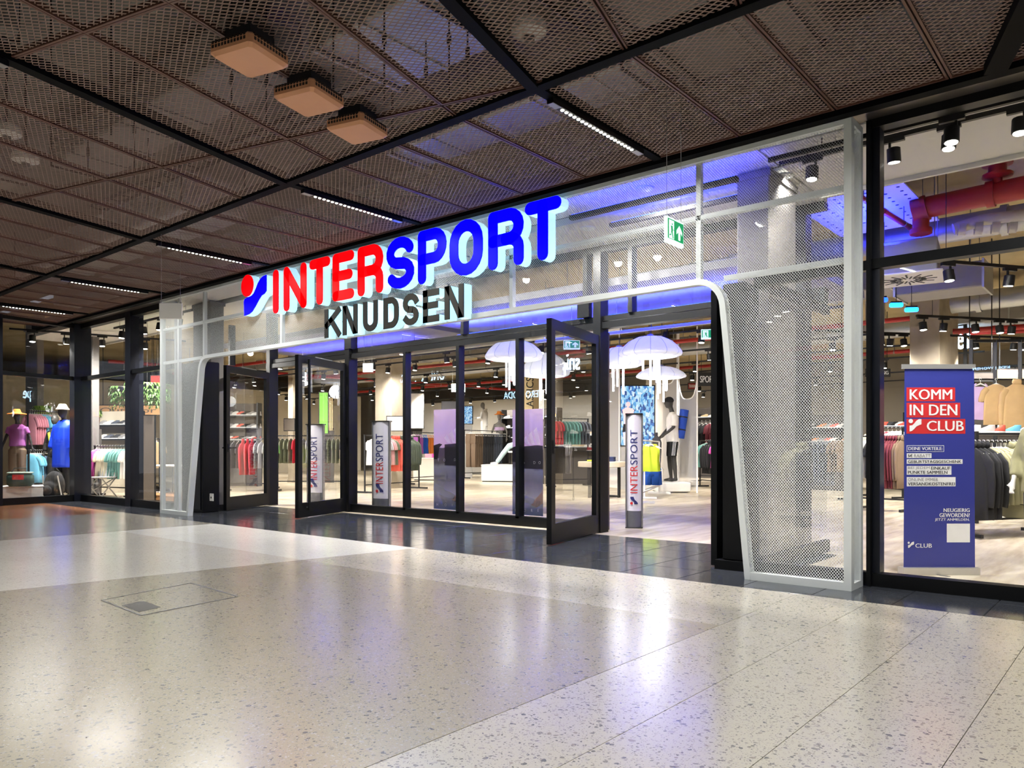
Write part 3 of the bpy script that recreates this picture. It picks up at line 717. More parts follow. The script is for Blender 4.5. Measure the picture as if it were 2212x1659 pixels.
column('column', -13.0, -12.4, 6.75, 7.0, 3.58, COLM, 'grey column with black foot casing behind the left end of the portal')
r = empty('door_jamb_casing', (-12.4, 6.55, 0), 0, 'tall black casing beside the left entrance door', 'casing')
B().cbox(-12.75, -12.05, 6.42, 6.72, 0, 2.5, .01).build('body', BLACK, r); B().box(-12.7, -12.1, 6.405, 6.42, .05, 2.45).build('front_strip', NAVYBLK, r)
p = wy(460, 1074, 6.42); B().box(p.x-.05, p.x+.05, 6.39, 6.405, p.z-.06, p.z+.06).build('socket_plate', PLASTER, r, label='white socket plate'); B().box(p.x-.012, p.x+.012, 6.385, 6.39, p.z-.02, p.z+.01).build('socket_hole', BLACK, r)
r = empty('door_post_casing', (-2.75, 6.5, 0), 0, 'black door casing at the right edge of the entrance', 'casing')
B().cbox(-2.93, -2.72, 6.36, 6.66, .08, 2.5, .01).build('body', BLACK, r); B().box(-2.98, -2.70, 6.31, 6.70, 0, .08).build('foot', BLACK, r)

# ================================================================== entrance doors (open leaves)
def door(n, hinge, tip, lb, handle=True, pull=False, closer=1):
    h, t = Vector(hinge), Vector(tip); d = (t-h); W = d.length
    r = tag(empty('door_%d' % n, (h.x, h.y, 0), math.atan2(d.y, d.x)), lb, 'door', kind='structure')
    H = 2.47; z0 = .012; q = .10; T = .03
    def bx(name, x0, x1, a, c, m=BLACK, y0=-T, y1=T, par=r): return B().box(x0, x1, y0, y1, a, c).build(name, m, par, world=False)
    bx('stile', 0, q, z0, H); bx('stile', W-q, W, z0, H); bx('bottom_rail', q, W-q, z0, z0+.22); bx('top_rail', q, W-q, H-.12, H)
    B().add([(q, 0, z0+.22), (W-q, 0, z0+.22), (W-q, 0, H-.12), (q, 0, H-.12)], [(0, 1, 2, 3)]).build('glass', GLASSD, r, world=False)
    if handle:
        hd = B().box(W-.075, W-.035, -T-.012, -T, 1.0, 1.14).build('handle_plate', BLACKM, r, world=False)
        B().tube([(W-.055, -T-.01, 1.07), (W-.055, -T-.05, 1.07), (W-.2, -T-.05, 1.07)], .011, 8).build('handle', BLACKM, hd, world=False)
        hd = B().box(W-.075, W-.035, T, T+.012, 1.0, 1.14).build('handle_plate', BLACKM, r, world=False)
        B().tube([(W-.055, T+.01, 1.07), (W-.055, T+.05, 1.07), (W-.2, T+.05, 1.07)], .011, 8).build('handle', BLACKM, hd, world=False)
    if pull:
        for y in (-.075, .075):
            pl = B().tube([(W-.22, y, .12), (W-.22, y, 2.42)], .022, 10).build('pull_bar', BLACK, r, True, world=False)
            B().bar((W-.22, y, .16), (W-.22, 0, .16), .02).bar((W-.22, y, 2.38), (W-.22, 0, 2.38), .02).build('pull_bracket', STEEL, pl, world=False)
    cl = B().box(.08, .38, -T-.05, -T, H-.1, H-.04).build('closer_body', BLACK, r, world=False)
    B().bar((.3, -T-.03, H+.02), (W*.55, -T-.05, H+.03), .022, .02).build('closer_arm', STEEL, cl, world=False)
    for z in (.25, 1.2, 2.2): B().tube([(-.012, -.02, z-.06), (-.012, -.02, z+.06)], .014, 8).build('hinge', STEEL, r, world=False)
    return r
tp = wz(486, 1104); door(1, (-12.70, Y_E-.1, 0), (tp.x, tp.y, 0), 'leftmost open black glass door leaf beside the socket casing')
tp = wz(641, 1121); door(2, (hX[1]-.02, Y_E-.1, 0), (tp.x, tp.y, 0), 'open black glass door leaf with long pull bar left of the fixed panes', False, True)
tp = wz(1186, 1179); door(3, (hX[2]+.02, Y_E-.1, 0), (tp.x, tp.y, 0), 'open black glass door leaf with lever handle right of the fixed panes')
tp = wz(1542, 1224); door(4, (hX[3]+.0, Y_E-.1, 0), (tp.x, tp.y, 0), 'black glass door leaf seen edge-on beside the right portal leg', False)
# ================================================================== shop shell
ZS = 4.45
structure('wall_back', B().box(-34, 8, 31, 31.2, 0, ZS), GREYWALL)
structure('wall_left', B().box(-34.2, -34, 3, 31, 0, ZS), GREYWALL)
structure('wall_right', B().box(6, 6.2, Y_F, 31, 0, ZS), GREYWALL)
structure('ceiling_shop', B().box(-34, 8, 7.0, 31.2, ZS, ZS+.2), CONC_WARM)
# partition walls that carry the displays
structure('wall_display', B().box(-28, -17.5, 26.4, 26.6, 0, 3.3), mat('pale_display_wall', (206, 200, 190), .85))
structure('wall_outdoor', B().box(-30, -29.8, 7, 24, 0, 3.6), mat('cream_display_wall', (214, 204, 184), .85))
# white plaster bulkheads behind the glazing and over the recess
bh = empty('ceiling_bulkhead', (0, 0, 0), kind='structure')
def bb_(name, *a, m=PLASTER): return B().box(*a).build(name, m, bh)
bb_('soffit', -2.6, 6, Y_F+.12, 7.92, 3.6, 3.7); bb_('soffit_edge', -2.6, 6, 7.88, 7.92, 3.56, ZS)
bb_('soffit', -20, X_RL, Y_F+.12, 7.92, 3.6, 3.7); bb_('soffit_edge', -20, X_RL, 7.88, 7.92, 3.56, ZS)
bb_('soffit', X_RL, X_RR, PYB, 6.86, 3.6, 3.7); bb_('soffit', X_RL, X_RR, 7.10, Y_E+.05, 3.6, 3.7); bb_('soffit_slot', X_RL, X_RR, 6.86, 7.10, 3.68, 3.75, m=BLACKM)
bb_('wall_above_mesh', -20, 6, 6.95, 7.02, 3.7, 4.75)
RAFTM = mat('grey_raft', (112, 110, 118), .8)
bb_('raft', -9.6, -3.2, 8.6, 11.6, 3.2, 3.3, m=RAFTM)
bb_('raft', -16, -10.4, 9.0, 12.4, 3.3, 3.4, m=RAFTM)
# concourse behind the viewer
structure('wall_opposite', B().box(-34, 9, -9.2, -9, 0, 7), mat('dark_opposite_wall', (52, 50, 50), .7))
structure('ceiling_hall', B().box(-34, 9, -9.2, -2, 6.9, 7.0), mat('dim_hall_ceiling', (120, 118, 115), .9))

# ================================================================== downlights, blue light bars
def downlight(p, z, lb, grp='recessed downlights in the white soffit'):
    r = empty('downlight', (p.x, p.y, z), 0, lb, 'downlight', grp)
    B().lathe([(.062, -.012), (.088, -.014), (.092, 0), (.06, 0)], (0, 0, 0), 20).build('rim', WHITEM, r, True, world=False)
    B().lathe([(0, -.007), (.06, -.008), (.061, 0)], (0, 0, 0), 20).build('lens', LAMP, r, world=False)
    L = bpy.data.lights.new('downlight_light', 'SPOT'); L.energy = 330; L.spot_size = R(150); L.spot_blend = .6; L.shadow_soft_size = .05; L.color = (1, .96, .9)
    o = bpy.data.objects.new('downlight_light', L); COL.objects.link(o); o.location = (p.x, p.y, z-.03); o.rotation_euler = (R(24), 0, 0)
downlight(wz(1393, 406, 3.6), 3.6, 'bright recessed downlight in the blue soffit left of the exit sign')
downlight(wz(1693, 379, 3.6), 3.6, 'recessed downlight beside the column behind the portal mesh')
downlight(wz(1270, 492, 3.6), 3.6, 'dim recessed downlight behind the mesh near the letter T')
downlight(Vector((-9, 7.4, 0)), 3.6, 'added recessed downlight in the soffit behind the red letters')  # this and the next three are added to brighten film posters and totems
downlight(Vector((-7.2, 7.4, 0)), 3.6, 'added recessed downlight in the soffit behind the word KNUDSEN')
downlight(Vector((-5.6, 7.4, 0)), 3.6, 'added recessed downlight in the soffit behind the letters PO')
downlight(Vector((-11.2, 7.4, 0)), 3.6, 'added recessed downlight in the soffit above the leftmost door')
BLUELED = mat('blue_led', (40, 90, 255), .4, emit=9, ecol=(20, 60, 255))
CYANLED = mat('cyan_led', (60, 180, 255), .4, emit=5, ecol=(30, 140, 255))
def blue_bar(x0, x1, y, z, power, lb, aim):
    r = empty('led_bar', ((x0+x1)/2, y, z), 0, lb, 'LED bar', 'blue LED bars behind the portal mesh')
    B().box(x0, x1, y-.03, y+.03, z-.02, z+.02).build('housing', BLACKM, r); B().box(x0+.02, x1-.02, y-.02, y+.02, z+.02, z+.026).build('diffuser', BLUELED, r)
    area_light('blue_bar_light', ((x0+x1)/2, y, z+.04), x1-x0, .2, power, (.012, .02, 1), aim, 150)
blue_bar(-4.5, -2.75, PYB+.03, 3.36, 30, 'blue LED bar behind the portal top between letter T and column', (R(180-25), 0, 0))
blue_bar(-4.5, -2.95, 7.0, 3.45, 9, 'blue LED bar in the soffit slot above the right doors', (R(180), 0, 0))
for i, (x0, x1, y, z, pw, nm) in enumerate([(-9.2, -6.6, 9.5, 2.98, 430, 'left'), (-6.2, -3.6, 9.5, 2.98, 240, 'right'), (-8.6, -4.2, 10.9, 2.98, 480, 'rear'), (-15.2, -11.4, 10.4, 3.08, 380, 'far left')]):
    r = empty('led_bar', ((x0+x1)/2, y, z), 0, '%s blue LED bar shining up under the white ceiling raft behind the doors' % nm, 'LED bar', 'blue LED bars under the ceiling rafts')
    B().box(x0, x1, y-.03, y+.03, z-.02, z+.02).build('housing', WHITEM, r); B().box(x0+.02, x1-.02, y-.02, y+.02, z+.02, z+.026).build('diffuser', BLUELED, r)
    for xx in (x0+.2, x1-.2): B().tube([(xx, y, z+.02), (xx, y, 3.2 if i < 3 else 3.3)], .004, 6).build('wire', STEEL, r)
    area_light('blue_bar_light', ((x0+x1)/2, y, z+.035), x1-x0, .12, pw, (.02, .03, 1), (R(180), 0, 0), 170)
BLUEPAN = mat('white_perforated_panel', (215, 215, 220), .6)

# ================================================================== track lights
CAN = mat('black_spot_can', (20, 20, 21), .45)
def make_spot():
    r = empty('track_spot')
    B().box(-.09, .09, -.018, .018, -.03, 0).build('adapter', CAN, r, world=False)
    B().bar((.03, 0, -.03), (.03, 0, -.10), .018, .018).build('arm', CAN, r, world=False)
    can = B().tube([(0, 0, -.075), (0, -.001, -.083), (0, -.02, -.195), (0, -.0205, -.2)], [.04, .056, .058, .053], 14).build('can', CAN, r, True, world=False)
    B().tube([(0, -.0195, -.1975), (0, -.0205, -.2045)], [.049, .045], 14).build('lens', LAMP, can, world=False)
    return r
SPOT0 = make_spot(); used = [False]; NSP = [0]
def spot(p, rz, lb, grp, light=0, s=1.0):
    o = SPOT0 if not used[0] else copy_tree(SPOT0); used[0] = True
    o.location = p; o.rotation_euler = (0, 0, rz); o.scale = (s, s, s); tag(o, lb, 'spotlight', grp)
    if light:
        L = bpy.data.lights.new('spot_light', 'SPOT'); L.energy = light; L.spot_size = R(140); L.spot_blend = .8; L.shadow_soft_size = .06; L.color = (1, .955, .88)
        q = bpy.data.objects.new('spot_light', L); COL.objects.link(q); q.location = Vector(p)+Vector((math.sin(rz)*.02*s, -math.cos(rz)*.02*s, -.23*s)); q.rotation_euler = (R(32), 0, random.uniform(-.5, .5))
def track(a, c, heads, lb, grp, light=0, s=1.0, flip=0):
    a, c = Vector(a), Vector(c); d = (c-a).normalized(); r = empty('light_track', a, 0, lb, 'light track', 'black lighting tracks in the shop')
    B().bar(a, c, .036, .036).build('rail', CAN, r); b = B()
    for t in (.08, .92):
        q = a+(c-a)*t; b.tube([(q.x, q.y, q.z), (q.x, q.y, ZS if q.y > 7.95 else 3.6)], .004, 6)
    b.build('suspension_wire', CAN, r)
    for i, t in enumerate(heads):
        q = a+(c-a)*t-Vector((0, 0, .018)); spot(q, math.atan2(d.y, d.x)+(math.pi if (i+flip) % 3 == 1 else 0), 'black cylinder spotlight on the '+grp, 'spotlights on the '+grp, light*2 if i % 2 == 0 else 0, s) if len(heads) > 7 else spot(q, math.atan2(d.y, d.x)+(math.pi if (i+flip) % 3 == 1 else 0), 'black cylinder spotlight on the '+grp, 'spotlights on the '+grp, light, s)
W = SHOP_W
yA = 6.70; a, c = wy(1886, 306, yA), wy(2212, 232, yA); z0 = a.z
track((-2.55, 6.45, 3.52), (3, 6.45, 3.52), [(wy(2056, 240, 6.45).x+2.55)/5.55, .95], 'black lighting track close behind the right window head', 'front track of the right window', W*.6, .95)
track((-2.55, yA, z0), (3, yA, z0), [(wy(1755, 320, yA).x+2.55)/5.55, (wy(1930, 310, yA).x+2.55)/5.55, (wy(2050, 285, yA).x+2.55)/5.55, (wy(2203, 250, yA).x+2.55)/5.55], 'black lighting track under the white soffit of the right window', 'second track of the right window', W*.6, .92)
def ptrack(p0, p1, z, heads, lb, grp, light=W, s=1.0): track(wz(*p0, z), wz(*p1, z), heads, lb, grp, light, s)
ptrack((2008, 562), (2420, 596), 3.15, [.09, .4, .52, .7], 'black lighting track over the beige column in the right window', 'track over the beige column')
ptrack((1980, 682), (2380, 700), 3.1, [.03, .14, .3, .43, .5, .7], 'black lighting track in front of the beige column above the blue banner', 'track above the blue banner')
ptrack((1760, 714), (2420, 738), 3.1, [.2, .23, .27, .5, .63, .66, .8], 'black lighting track behind the beige column', 'track behind the beige column')
# tracks over the sales floor seen through the entrance and the left windows
for j, (y, x0, x1) in enumerate([(10.4, -16.5, -10.8), (12.2, -22, -3.5), (13.2, -26, -6), (15.2, -24, -4), (17.6, -27, -3), (20.2, -29, -3), (23.2, -26, -2), (26.5, -24, -1)]):
    z = 3.18+.04*(j % 3); n = int((x1-x0)/1.25)
    track((x0, y, z), (x1, y, z), [(i+.35+.3*random.random())/n for i in range(n)], ['first', 'second', 'third', 'fourth', 'fifth', 'sixth', 'seventh', 'eighth'][j]+' long black lighting track across the shop counted from the entrance', ['first', 'second', 'third', 'fourth', 'fifth', 'sixth', 'seventh', 'eighth'][j]+' long shop track', W if j % 2 == 0 else 0, 1.1)
yL = 6.75
track((-16.2, yL, 3.5), (-13, yL, 3.5), [.12, .4, .62, .85], 'black lighting track inside the left shop windows', 'track of the left windows', W*2.6, 1.1)
track((-17.9, 5.4, 3.5), (-16.9, 8.6, 3.5), [.12, .3, .5, .75], 'black lighting track inside the far left window wing', 'track of the left window wing', W*2.6, 1.1)
# ================================================================== services under the shop slab
def pipe(name, pts, r, m, lb, cat, grp=None, joints=0, hang=True):
    pts = [Vector(p) for p in pts]; root = empty(name, pts[0], 0, lb, cat, grp)
    B().tube(pts, r, 12).build('run', m, root, True)
    a, c = pts[0], pts[-1]
    for i in range(joints):
        q = a+(c-a)*((i+.5)/joints); d = (c-a).normalized()
        B().tube([q-d*.04, q+d*.04], r*1.16, 12).build('coupling', m, root, True)
    if hang:
        n = max(2, int((c-a).length/2.2))
        for i in range(n):
            q = a+(c-a)*((i+.5)/n); B().tube([q+Vector((0,0,r*.9)), Vector((q.x, q.y, ZS))], .008, 6).build('hanger', STEEL, root)
            d = (c-a).normalized(); B().tube([q-d*.012, q+d*.012], r*1.06, 12).build('clamp', STEEL, root)
    return root
rp = pipe('sprinkler_main', [(-2.05, 9.95, 3.86), (3, 9.8, 3.95)], .125, RED, 'thick red sprinkler main under the slab in the right window', 'pipe', None, 4)
b = B().lathe([(.05,-.1),(.15,-.08),(.15,-.05),(.09,-.04),(.09,.04),(.15,.05),(.15,.08),(.05,.1)], (-1.35, 9.9, 4.12), 12).tube([(-1.35, 9.9, 3.95), (-1.35, 9.9, 4.3), (-1.2, 9.9, 4.36)], .05, 8); b.build('valve', RED, rp, True)
B().tube([(-2.2, 9.95, 3.83), (-2.05, 9.95, 3.86)], .15, 12).tube([(-2.12, 9.95, 3.86), (-2.12, 9.95, 3.6)], .09, 10).tube([(-2.12, 9.95, 3.62), (-2.12, 9.95, 3.56)], .12, 10).build('end_flange', RED, rp, True)
pipe('sprinkler_branch', [(-2.55, 8.4, 3.82), (-2.25, 10.6, 3.72)], .032, RED, 'thin red sprinkler branch running back from the white soffit', 'pipe', None, 3)
pipe('sprinkler_branch', [(-1.2, 9.9, 4.3), (-.2, 13.5, 4.25)], .03, RED, 'thin red sprinkler branch climbing over the red main', 'pipe', None, 2)
RP = 'red sprinkler pipes over the sales floor'
for i, (a, c, lb) in enumerate([((-26, 12.8, 3.65), (-8, 12.8, 3.65), 'nearest'), ((-24, 16.5, 3.6), (-3, 16.5, 3.6), 'second'), ((-28, 21.5, 3.55), (-4, 21.5, 3.55), 'third'), ((-3.2, 15.9, 3.2), (2.5, 16.9, 3.2), 'slanted'), ((-3.6, 18, 3.45), (2.5, 20.5, 3.45), 'farthest slanted'), ((-22, 9, 3.45), (-20, 24, 3.45), 'lengthwise left')]):
    pipe('sprinkler_pipe', [a, c], .05, RED, lb+' long red sprinkler pipe under the shop slab', 'pipe', RP, 3)
GV = 'round silver air ducts under the shop slab'
for a, c, r, lb in [((-9.5, 11.4, 3.85), (3, 11.3, 3.95), .17, 'round silver duct behind the thick red main'), ((-2.75, 15.2, 3.58), (3, 14.9, 3.6), .17, 'round silver duct right of the beige column'), ((-24, 14.2, 3.8), (-9, 14.6, 3.8), .2, 'round silver duct across the middle of the shop'), ((-27, 18.6, 3.75), (-4, 18.8, 3.75), .2, 'round silver duct far back in the shop')]:
    pipe('round_duct', [a, c], r, GALV, lb, 'air duct', GV, 7)
pipe('flexible_duct', [(-1.9, 10.6, 3.72), (-1.6, 10.7, 3.8), (-1.2, 10.7, 3.78), (-.9, 10.9, 3.66)], .07, mat('white_flex_duct', (205, 200, 190), .6), 'short white flexible duct below the thick red main', 'air duct', None, 6, False)
for i, (x0, x1, y0, y1, z0, z1, lb) in enumerate([(-6.2, -3.1, 12.6, 13.4, 3.5, 3.9, 'flat grey air duct over the white plinth mannequin'), (-2.9, -1.8, 12.0, 12.7, 3.25, 3.6, 'flat grey air duct under the blue light bars'), (-20, -12, 16.0, 16.4, 3.7, 4.1, 'flat grey air duct in the middle of the shop'), (-3.2, 2, 17.2, 18, 3.5, 3.9, 'flat grey air duct behind the beige column'), (-18, -8, 19.6, 20.3, 3.8, 4.2, 'flat grey air duct far back over the trousers')]):
    b = B().cbox(x0, x1, y0, y1, z0, z1, .015)
    r = empty('flat_duct', ((x0+x1)/2, (y0+y1)/2, z0), 0, lb, 'air duct', 'flat grey ducts under the shop slab'); b.build('body', mat('grey_duct', (142, 138, 134), .6), r)
    n = int((x1-x0)/1.1)+1
    for q in range(n+1):
        xx = x0+(x1-x0)*q/n; B().box(xx-.014, xx+.014, y0-.02, y1+.02, z0-.02, z1+.02).build('flange', GALV, r)
    for xx in (x0+.15, x1-.15): B().tube([(xx, y0, z1), (xx, y0, ZS)], .006, 6).tube([(xx, y1, z1), (xx, y1, ZS)], .006, 6).build('hanger', STEEL, r)
# ceiling cassette with slotted outlet
c = wz(1962, 605, 3.12); r = empty('ceiling_cassette', (c.x, c.y, 3.12), R(8), 'white slotted ceiling air outlet in the right window', 'air outlet')
B().cbox(-.39, .39, -.39, .39, 0, .025, .008).build('plate', PLASTER, r, world=False); B().cbox(-.33, .33, -.33, .33, .025, .42, .01).build('plenum', mat('grey_plenum', (140, 140, 144), .6), r, world=False)
for k in range(24):
    a = 2*math.pi*k/24; r0, r1 = (.08, .2) if k % 2 else (.14, .31)
    B().bar((math.cos(a)*r0, math.sin(a)*r0, -.002), (math.cos(a)*r1, math.sin(a)*r1, -.002), .018, .006).build('slot', BLACKM, r, world=False)
for x, y in ((-.3,-.3), (.3,.3), (-.3,.3), (.3,-.3)): B().tube([(x, y, .42), (x, y, ZS-3.12)], .006, 6).build('hanger', STEEL, r, world=False)
# perforated panel lit blue, blue light bars under the ceiling
q = wz(1905, 455, 3.95); r = empty('perforated_panel', (q.x, q.y, 3.95), 0, 'perforated white ceiling panel lit blue behind the portal corner', 'ceiling panel')
B().box(-.75, .45, -.9, .9, 0, .02).build('sheet', BLUEPAN, r, world=False)
for i in range(7):
    for j in range(10): B().lathe([(.02, -.003), (.02, .0)], (-.65+i*.17, -.8+j*.17, -.001), 6).build('hole', BLACKM, r, world=False)
B().tube([(-.6, -.7, .02), (-.6, -.7, .5)], .006, 6).tube([(.3, .7, .02), (.3, .7, .5)], .006, 6).build('hanger', STEEL, r, world=False)
area_light('blue_wash_light', (q.x-.1, q.y, 3.5), .6, 1.2, 150, (.01, .02, 1), (R(180), 0, 0))
for i, (px, py, m) in enumerate([(1765, 603, CYANLED), (1818, 620, BLUELED), (1903, 648, BLUELED), (1936, 659, CYANLED), (1969, 669, CYANLED)]):
    p = wd_(px, py, 10.5); r = empty('blue_lamp', p, R(30), ['bright cyan lamp bar behind the portal mesh', 'deep blue lamp bar behind the portal mesh', 'deep blue lamp bar left under the ceiling outlet', 'middle cyan lamp bar under the ceiling outlet', 'cyan lamp bar nearest to the beige column'][i], 'lamp', 'blue lamp bars under the shop ceiling')
    B().cbox(-.085, .085, -.03, .03, -.03, .03, .012).build('tube', m, r, world=False); B().box(-.07, .07, -.02, .02, .03, .05).build('bracket', BLACKM, r, world=False); B().tube([(0, 0, .05), (0, 0, (3.2 if p.x < -3.2 and p.y < 11.6 else ZS)-p.z)], .004, 6).build('wire', BLACKM, r, world=False)
# concrete columns inside the shop
def pcol(px0, pxc, px1, d, m, lb, z=ZS):
    a = wd_(pxc, 900, d); L = wy(px0, 900, a.y).x; Rr = wx(px1, 900, a.x)
    return column('concrete_column', L, a.x, a.y, Rr.y, z, m, lb, m)
pcol(1965, 2030, 2070, 13.2, CONC, 'tall beige concrete column behind the blue banner')
pcol(810, 845, 880, 20.5, CONC, 'broad pale concrete column behind the left fixed pane')
pcol(1122, 1150, 1165, 21, CONC_WARM, 'concrete column lettered CLASS behind the right film poster')
pcol(1395, 1432, 1463, 22, CONC, 'concrete column behind the jellyfish lamps')
pcol(622, 632, 645, 24, CONC, 'concrete column far back behind the leftmost doors')
pcol(55, 80, 95, 19.5, COLM, 'dark column behind the far left window wing')
pcol(190, 200, 215, 17.4, COLM, 'dark column beside the corner post of the left windows')

# ================================================================== jellyfish lamps
JELLY = mat('white_lamp_fabric', (240, 242, 250), .8, emit=.5, ecol=(238, 240, 252))
TUBE = mat('glowing_tube', (250, 252, 255), .5, emit=1.3, ecol=(240, 246, 255))
def jelly(px, py, d, wpx, hpx, lb, n=8, seed=1):
    rnd = random.Random(seed); c = wd_(px, py, d); R_ = wpx/2*d/FPX; H = hpx*d/FPX
    r = empty('jellyfish_lamp', c, 0, lb, 'pendant lamp', 'white jellyfish lamps hanging over the shop entrance')
    prof = [(.12*R_, .62*H), (.4*R_, .56*H), (.68*R_, .38*H), (.88*R_, .12*H), (.985*R_, -.1*H), (1.0*R_, -.2*H), (.96*R_, -.3*H), (.8*R_, -.36*H), (.45*R_, -.34*H), (.1*R_, -.32*H)]
    sh = B().lathe(prof, (0, 0, 0), 48, wav=.012, wn=12).build('shade', JELLY, r, True, world=False, sharp=80)
    RB = mat('shade_rib', (190, 194, 214), .7)
    for k in range(12):
        a = 2*math.pi*k/12; B().tube([((p[0]*1.012)*math.cos(a), (p[0]*1.012)*math.sin(a), p[1]) for p in prof[:8]], .0045, 5).build('rib', RB, sh, world=False)
    for k in range(n):
        a = rnd.random()*6.28; q = (.05+.3*rnd.random())*R_; L = (.35+.75*rnd.random())*R_*1.2
        t = B().tube([(q*math.cos(a), q*math.sin(a), -.15*H), (q*math.cos(a), q*math.sin(a), -.3*H-L)], .019, 10).build('light_tube', TUBE, r, True, world=False)
    B().tube([(0, 0, .6*H), (.02, 0, .6*H+.2), (.0, .01, (3.2 if -9.6 < c.x < -3.2 and 8.6 < c.y < 11.6 else 3.3 if -16 < c.x < -10.4 and 9.0 < c.y < 12.4 else ZS-.005)-c.z)], .006, 6).build('cable', BLACKM, r, world=False)
    B().lathe([(.06, .0), (.06, .03), (.02, .05)], (0, 0, .6*H), 12).build('cap', STEEL, r, True, world=False)
    L = bpy.data.lights.new('jelly_light', 'POINT'); L.energy = 14; L.shadow_soft_size = .15; L.color = (.97, .98, 1); o = bpy.data.objects.new('jelly_light', L); COL.objects.link(o); o.location = c+Vector((0, 0, -.3*H-.45*R_))
jelly(1405, 755, 12.6, 134, 46, 'largest jellyfish lamp, upper right in the open doorway', 5, 3)
jelly(1338, 777, 13.6, 98, 44, 'jellyfish lamp cut by the door leaf on the left of the doorway', 5, 5)
jelly(1428, 808, 14.6, 106, 26, 'smallest flat jellyfish lamp above the mannequin in the doorway', 5, 8)
jelly(1110, 762, 14.2, 126, 44, 'jellyfish lamp behind the mullion of the fixed panes', 7, 9)
jelly(1178, 795, 15.6, 106, 52, 'jellyfish lamp half hidden behind the open door leaf', 5, 12)

# ================================================================== lettering tools for banners
cR = Vector((cs, sn, 0)); UP = Vector((0, 0, 1))
INK_W = mat('print_white', (240, 240, 242), .6); INK_R = mat('print_red', (208, 42, 46), .6); INK_N = mat('print_navy', (38, 44, 110), .6); INK_K = mat('print_black', (40, 40, 46), .6); INK_G = mat('print_grey', (130, 130, 138), .6)
def patch(name, pts, m, parent, nrm, lift=.001):
    n = Vector(nrm).normalized()*lift; o = B().add([Vector(p)+n for p in pts], [tuple(range(len(pts)))]).build(name, m, parent)
    return o
def swoosh(parent, o, ux, uy, s, md, mb, lift=.0025):
    n = Vector(ux).cross(Vector(uy)).normalized()*lift; o, ux, uy = Vector(o), Vector(ux), Vector(uy)
    def pt(x, y): return o+ux*(x*s)+uy*(y*s)+n
    B().add([pt(.18+.17*math.cos(2*math.pi*i/16), .8+.17*math.sin(2*math.pi*i/16)) for i in range(16)], [tuple(range(16))]).build('logo_dot', md, parent)
    P = [(.08, 0), (.25, .03), (.45, .2), (.6, .38), (.85, .5), (1, .55), (1, .95), (.8, .95), (.6, .82), (.45, .62), (.3, .48), (.08, .45)]
    B().add([pt(*p) for p in P], [(0, 1, 2, 10, 11), (2, 3, 9, 10), (3, 4, 8, 9), (4, 5, 6, 7, 8)]).build('logo_swoosh', mb, parent)
# ------------------------------------------------------------------ blue roll-up banner
D = 6.46
def bp(px, py, d=D): return wd_(px, py, d)
BAN = mat('banner_blue', (52, 60, 150), .45, var=.03)
ru = empty('roll_up_banner', wz(2028, 1240), 0, 'blue roll-up banner reading KOMM IN DEN CLUB behind the right window', 'banner')
m2 = D/FPX; P0 = bp(1952, 1226)
nrm = -Vector((-sn, cs, 0))
B().prism([(0, 0), (154*m2, 0), (152*m2, (1226-795)*m2), (2*m2, (1226-795)*m2)], P0-nrm*.002, cR, UP, .003).build('sheet', BAN, ru)
def crbar(name, x0, x1, y0, y1, t, m, c=.0):
    o = B().prism([(0, 0), ((x1-x0)*m2, 0), ((x1-x0)*m2, (y1-y0)*m2), (0, (y1-y0)*m2)], bp(x0, y1)-nrm*(t/2), cR, UP, t).build(name, m, ru); return o
crbar('top_clamp', 1948, 2106, 787, 797, .02, mat('silver_cassette', (205, 203, 200), .3, metal=.7)); crbar('base_cassette', 1946, 2109, 1225, 1240, .11, mat('silver_cassette', (205, 203, 200), .3, metal=.7))
B().bar(bp(2020, 1240)+nrm*.05, bp(2030, 1240)+nrm*.14, .03, .004).build('foot', STEEL, ru)
B().bar(bp(2028, 1226)-nrm*.05, bp(2028, 795)-nrm*.03, .015, .015).build('pole', STEEL, ru)
def rect(name, x0, y0, x1, y1, m, lift=.0016): patch(name, [bp(x0, y1), bp(x1, y1), bp(x1, y0), bp(x0, y0)], m, ru, nrm, lift)
def bt(s, x0, y0, x1, y1, m, bold=.03): text('lettering', s, m, ru, bp(x0, y1), cR, UP, (x1-x0)*m2, (y1-y0)*m2, bold, 1.0, .0035)
rect('red_field', 1958, 837, 2063, 867, INK_R); rect('red_field', 1958, 870, 2074, 902, INK_R); rect('red_field', 1958, 905, 2085, 937, INK_R)
bt('KOMM', 1965, 841, 2056, 863, INK_W, .03); bt('IN DEN', 1965, 874, 2067, 897, INK_W, .03); bt('CLUB', 2002, 909, 2081, 931, INK_W, .03)
swoosh(ru, bp(1962, 932), cR, UP, 28*m2, INK_W, INK_W, .0035)
rect('outline', 1958.5, 962, 2039, 976, INK_W); rect('outline_fill', 1959.5, 963, 2038, 975, BAN, .0022); bt('DEINE VORTEILE:', 1962, 965.5, 2035, 972.5, INK_W)
for (x1, y0, y1) in ((2012, 979, 989.5), (2079, 992, 1002), (2055, 1006.5, 1025.5), (2064, 1030.5, 1050.5)): rect('white_field', 1958.5, y0, x1, y1, INK_W)
bt('5€', 1961, 981, 1971, 987.5, INK_K); bt('RABATT', 1974, 981, 2010, 987.5, INK_G, 0); bt('GEBURTSTAGSGESCHENK', 1961, 994, 2076, 1000, INK_K)
bt('BEI JEDEM', 1961, 1008, 2008, 1014.5, INK_G, 0); bt('EINKAUF', 2011, 1008, 2052, 1014.5, INK_K); bt('PUNKTE SAMMELN', 1961, 1017, 2046, 1023.5, INK_K)
bt('ONLINE IMMER', 1961, 1032.5, 2026, 1039, INK_G, 0); bt('VERSANDKOSTENFREI', 1961, 1042, 2062, 1048.5, INK_K)
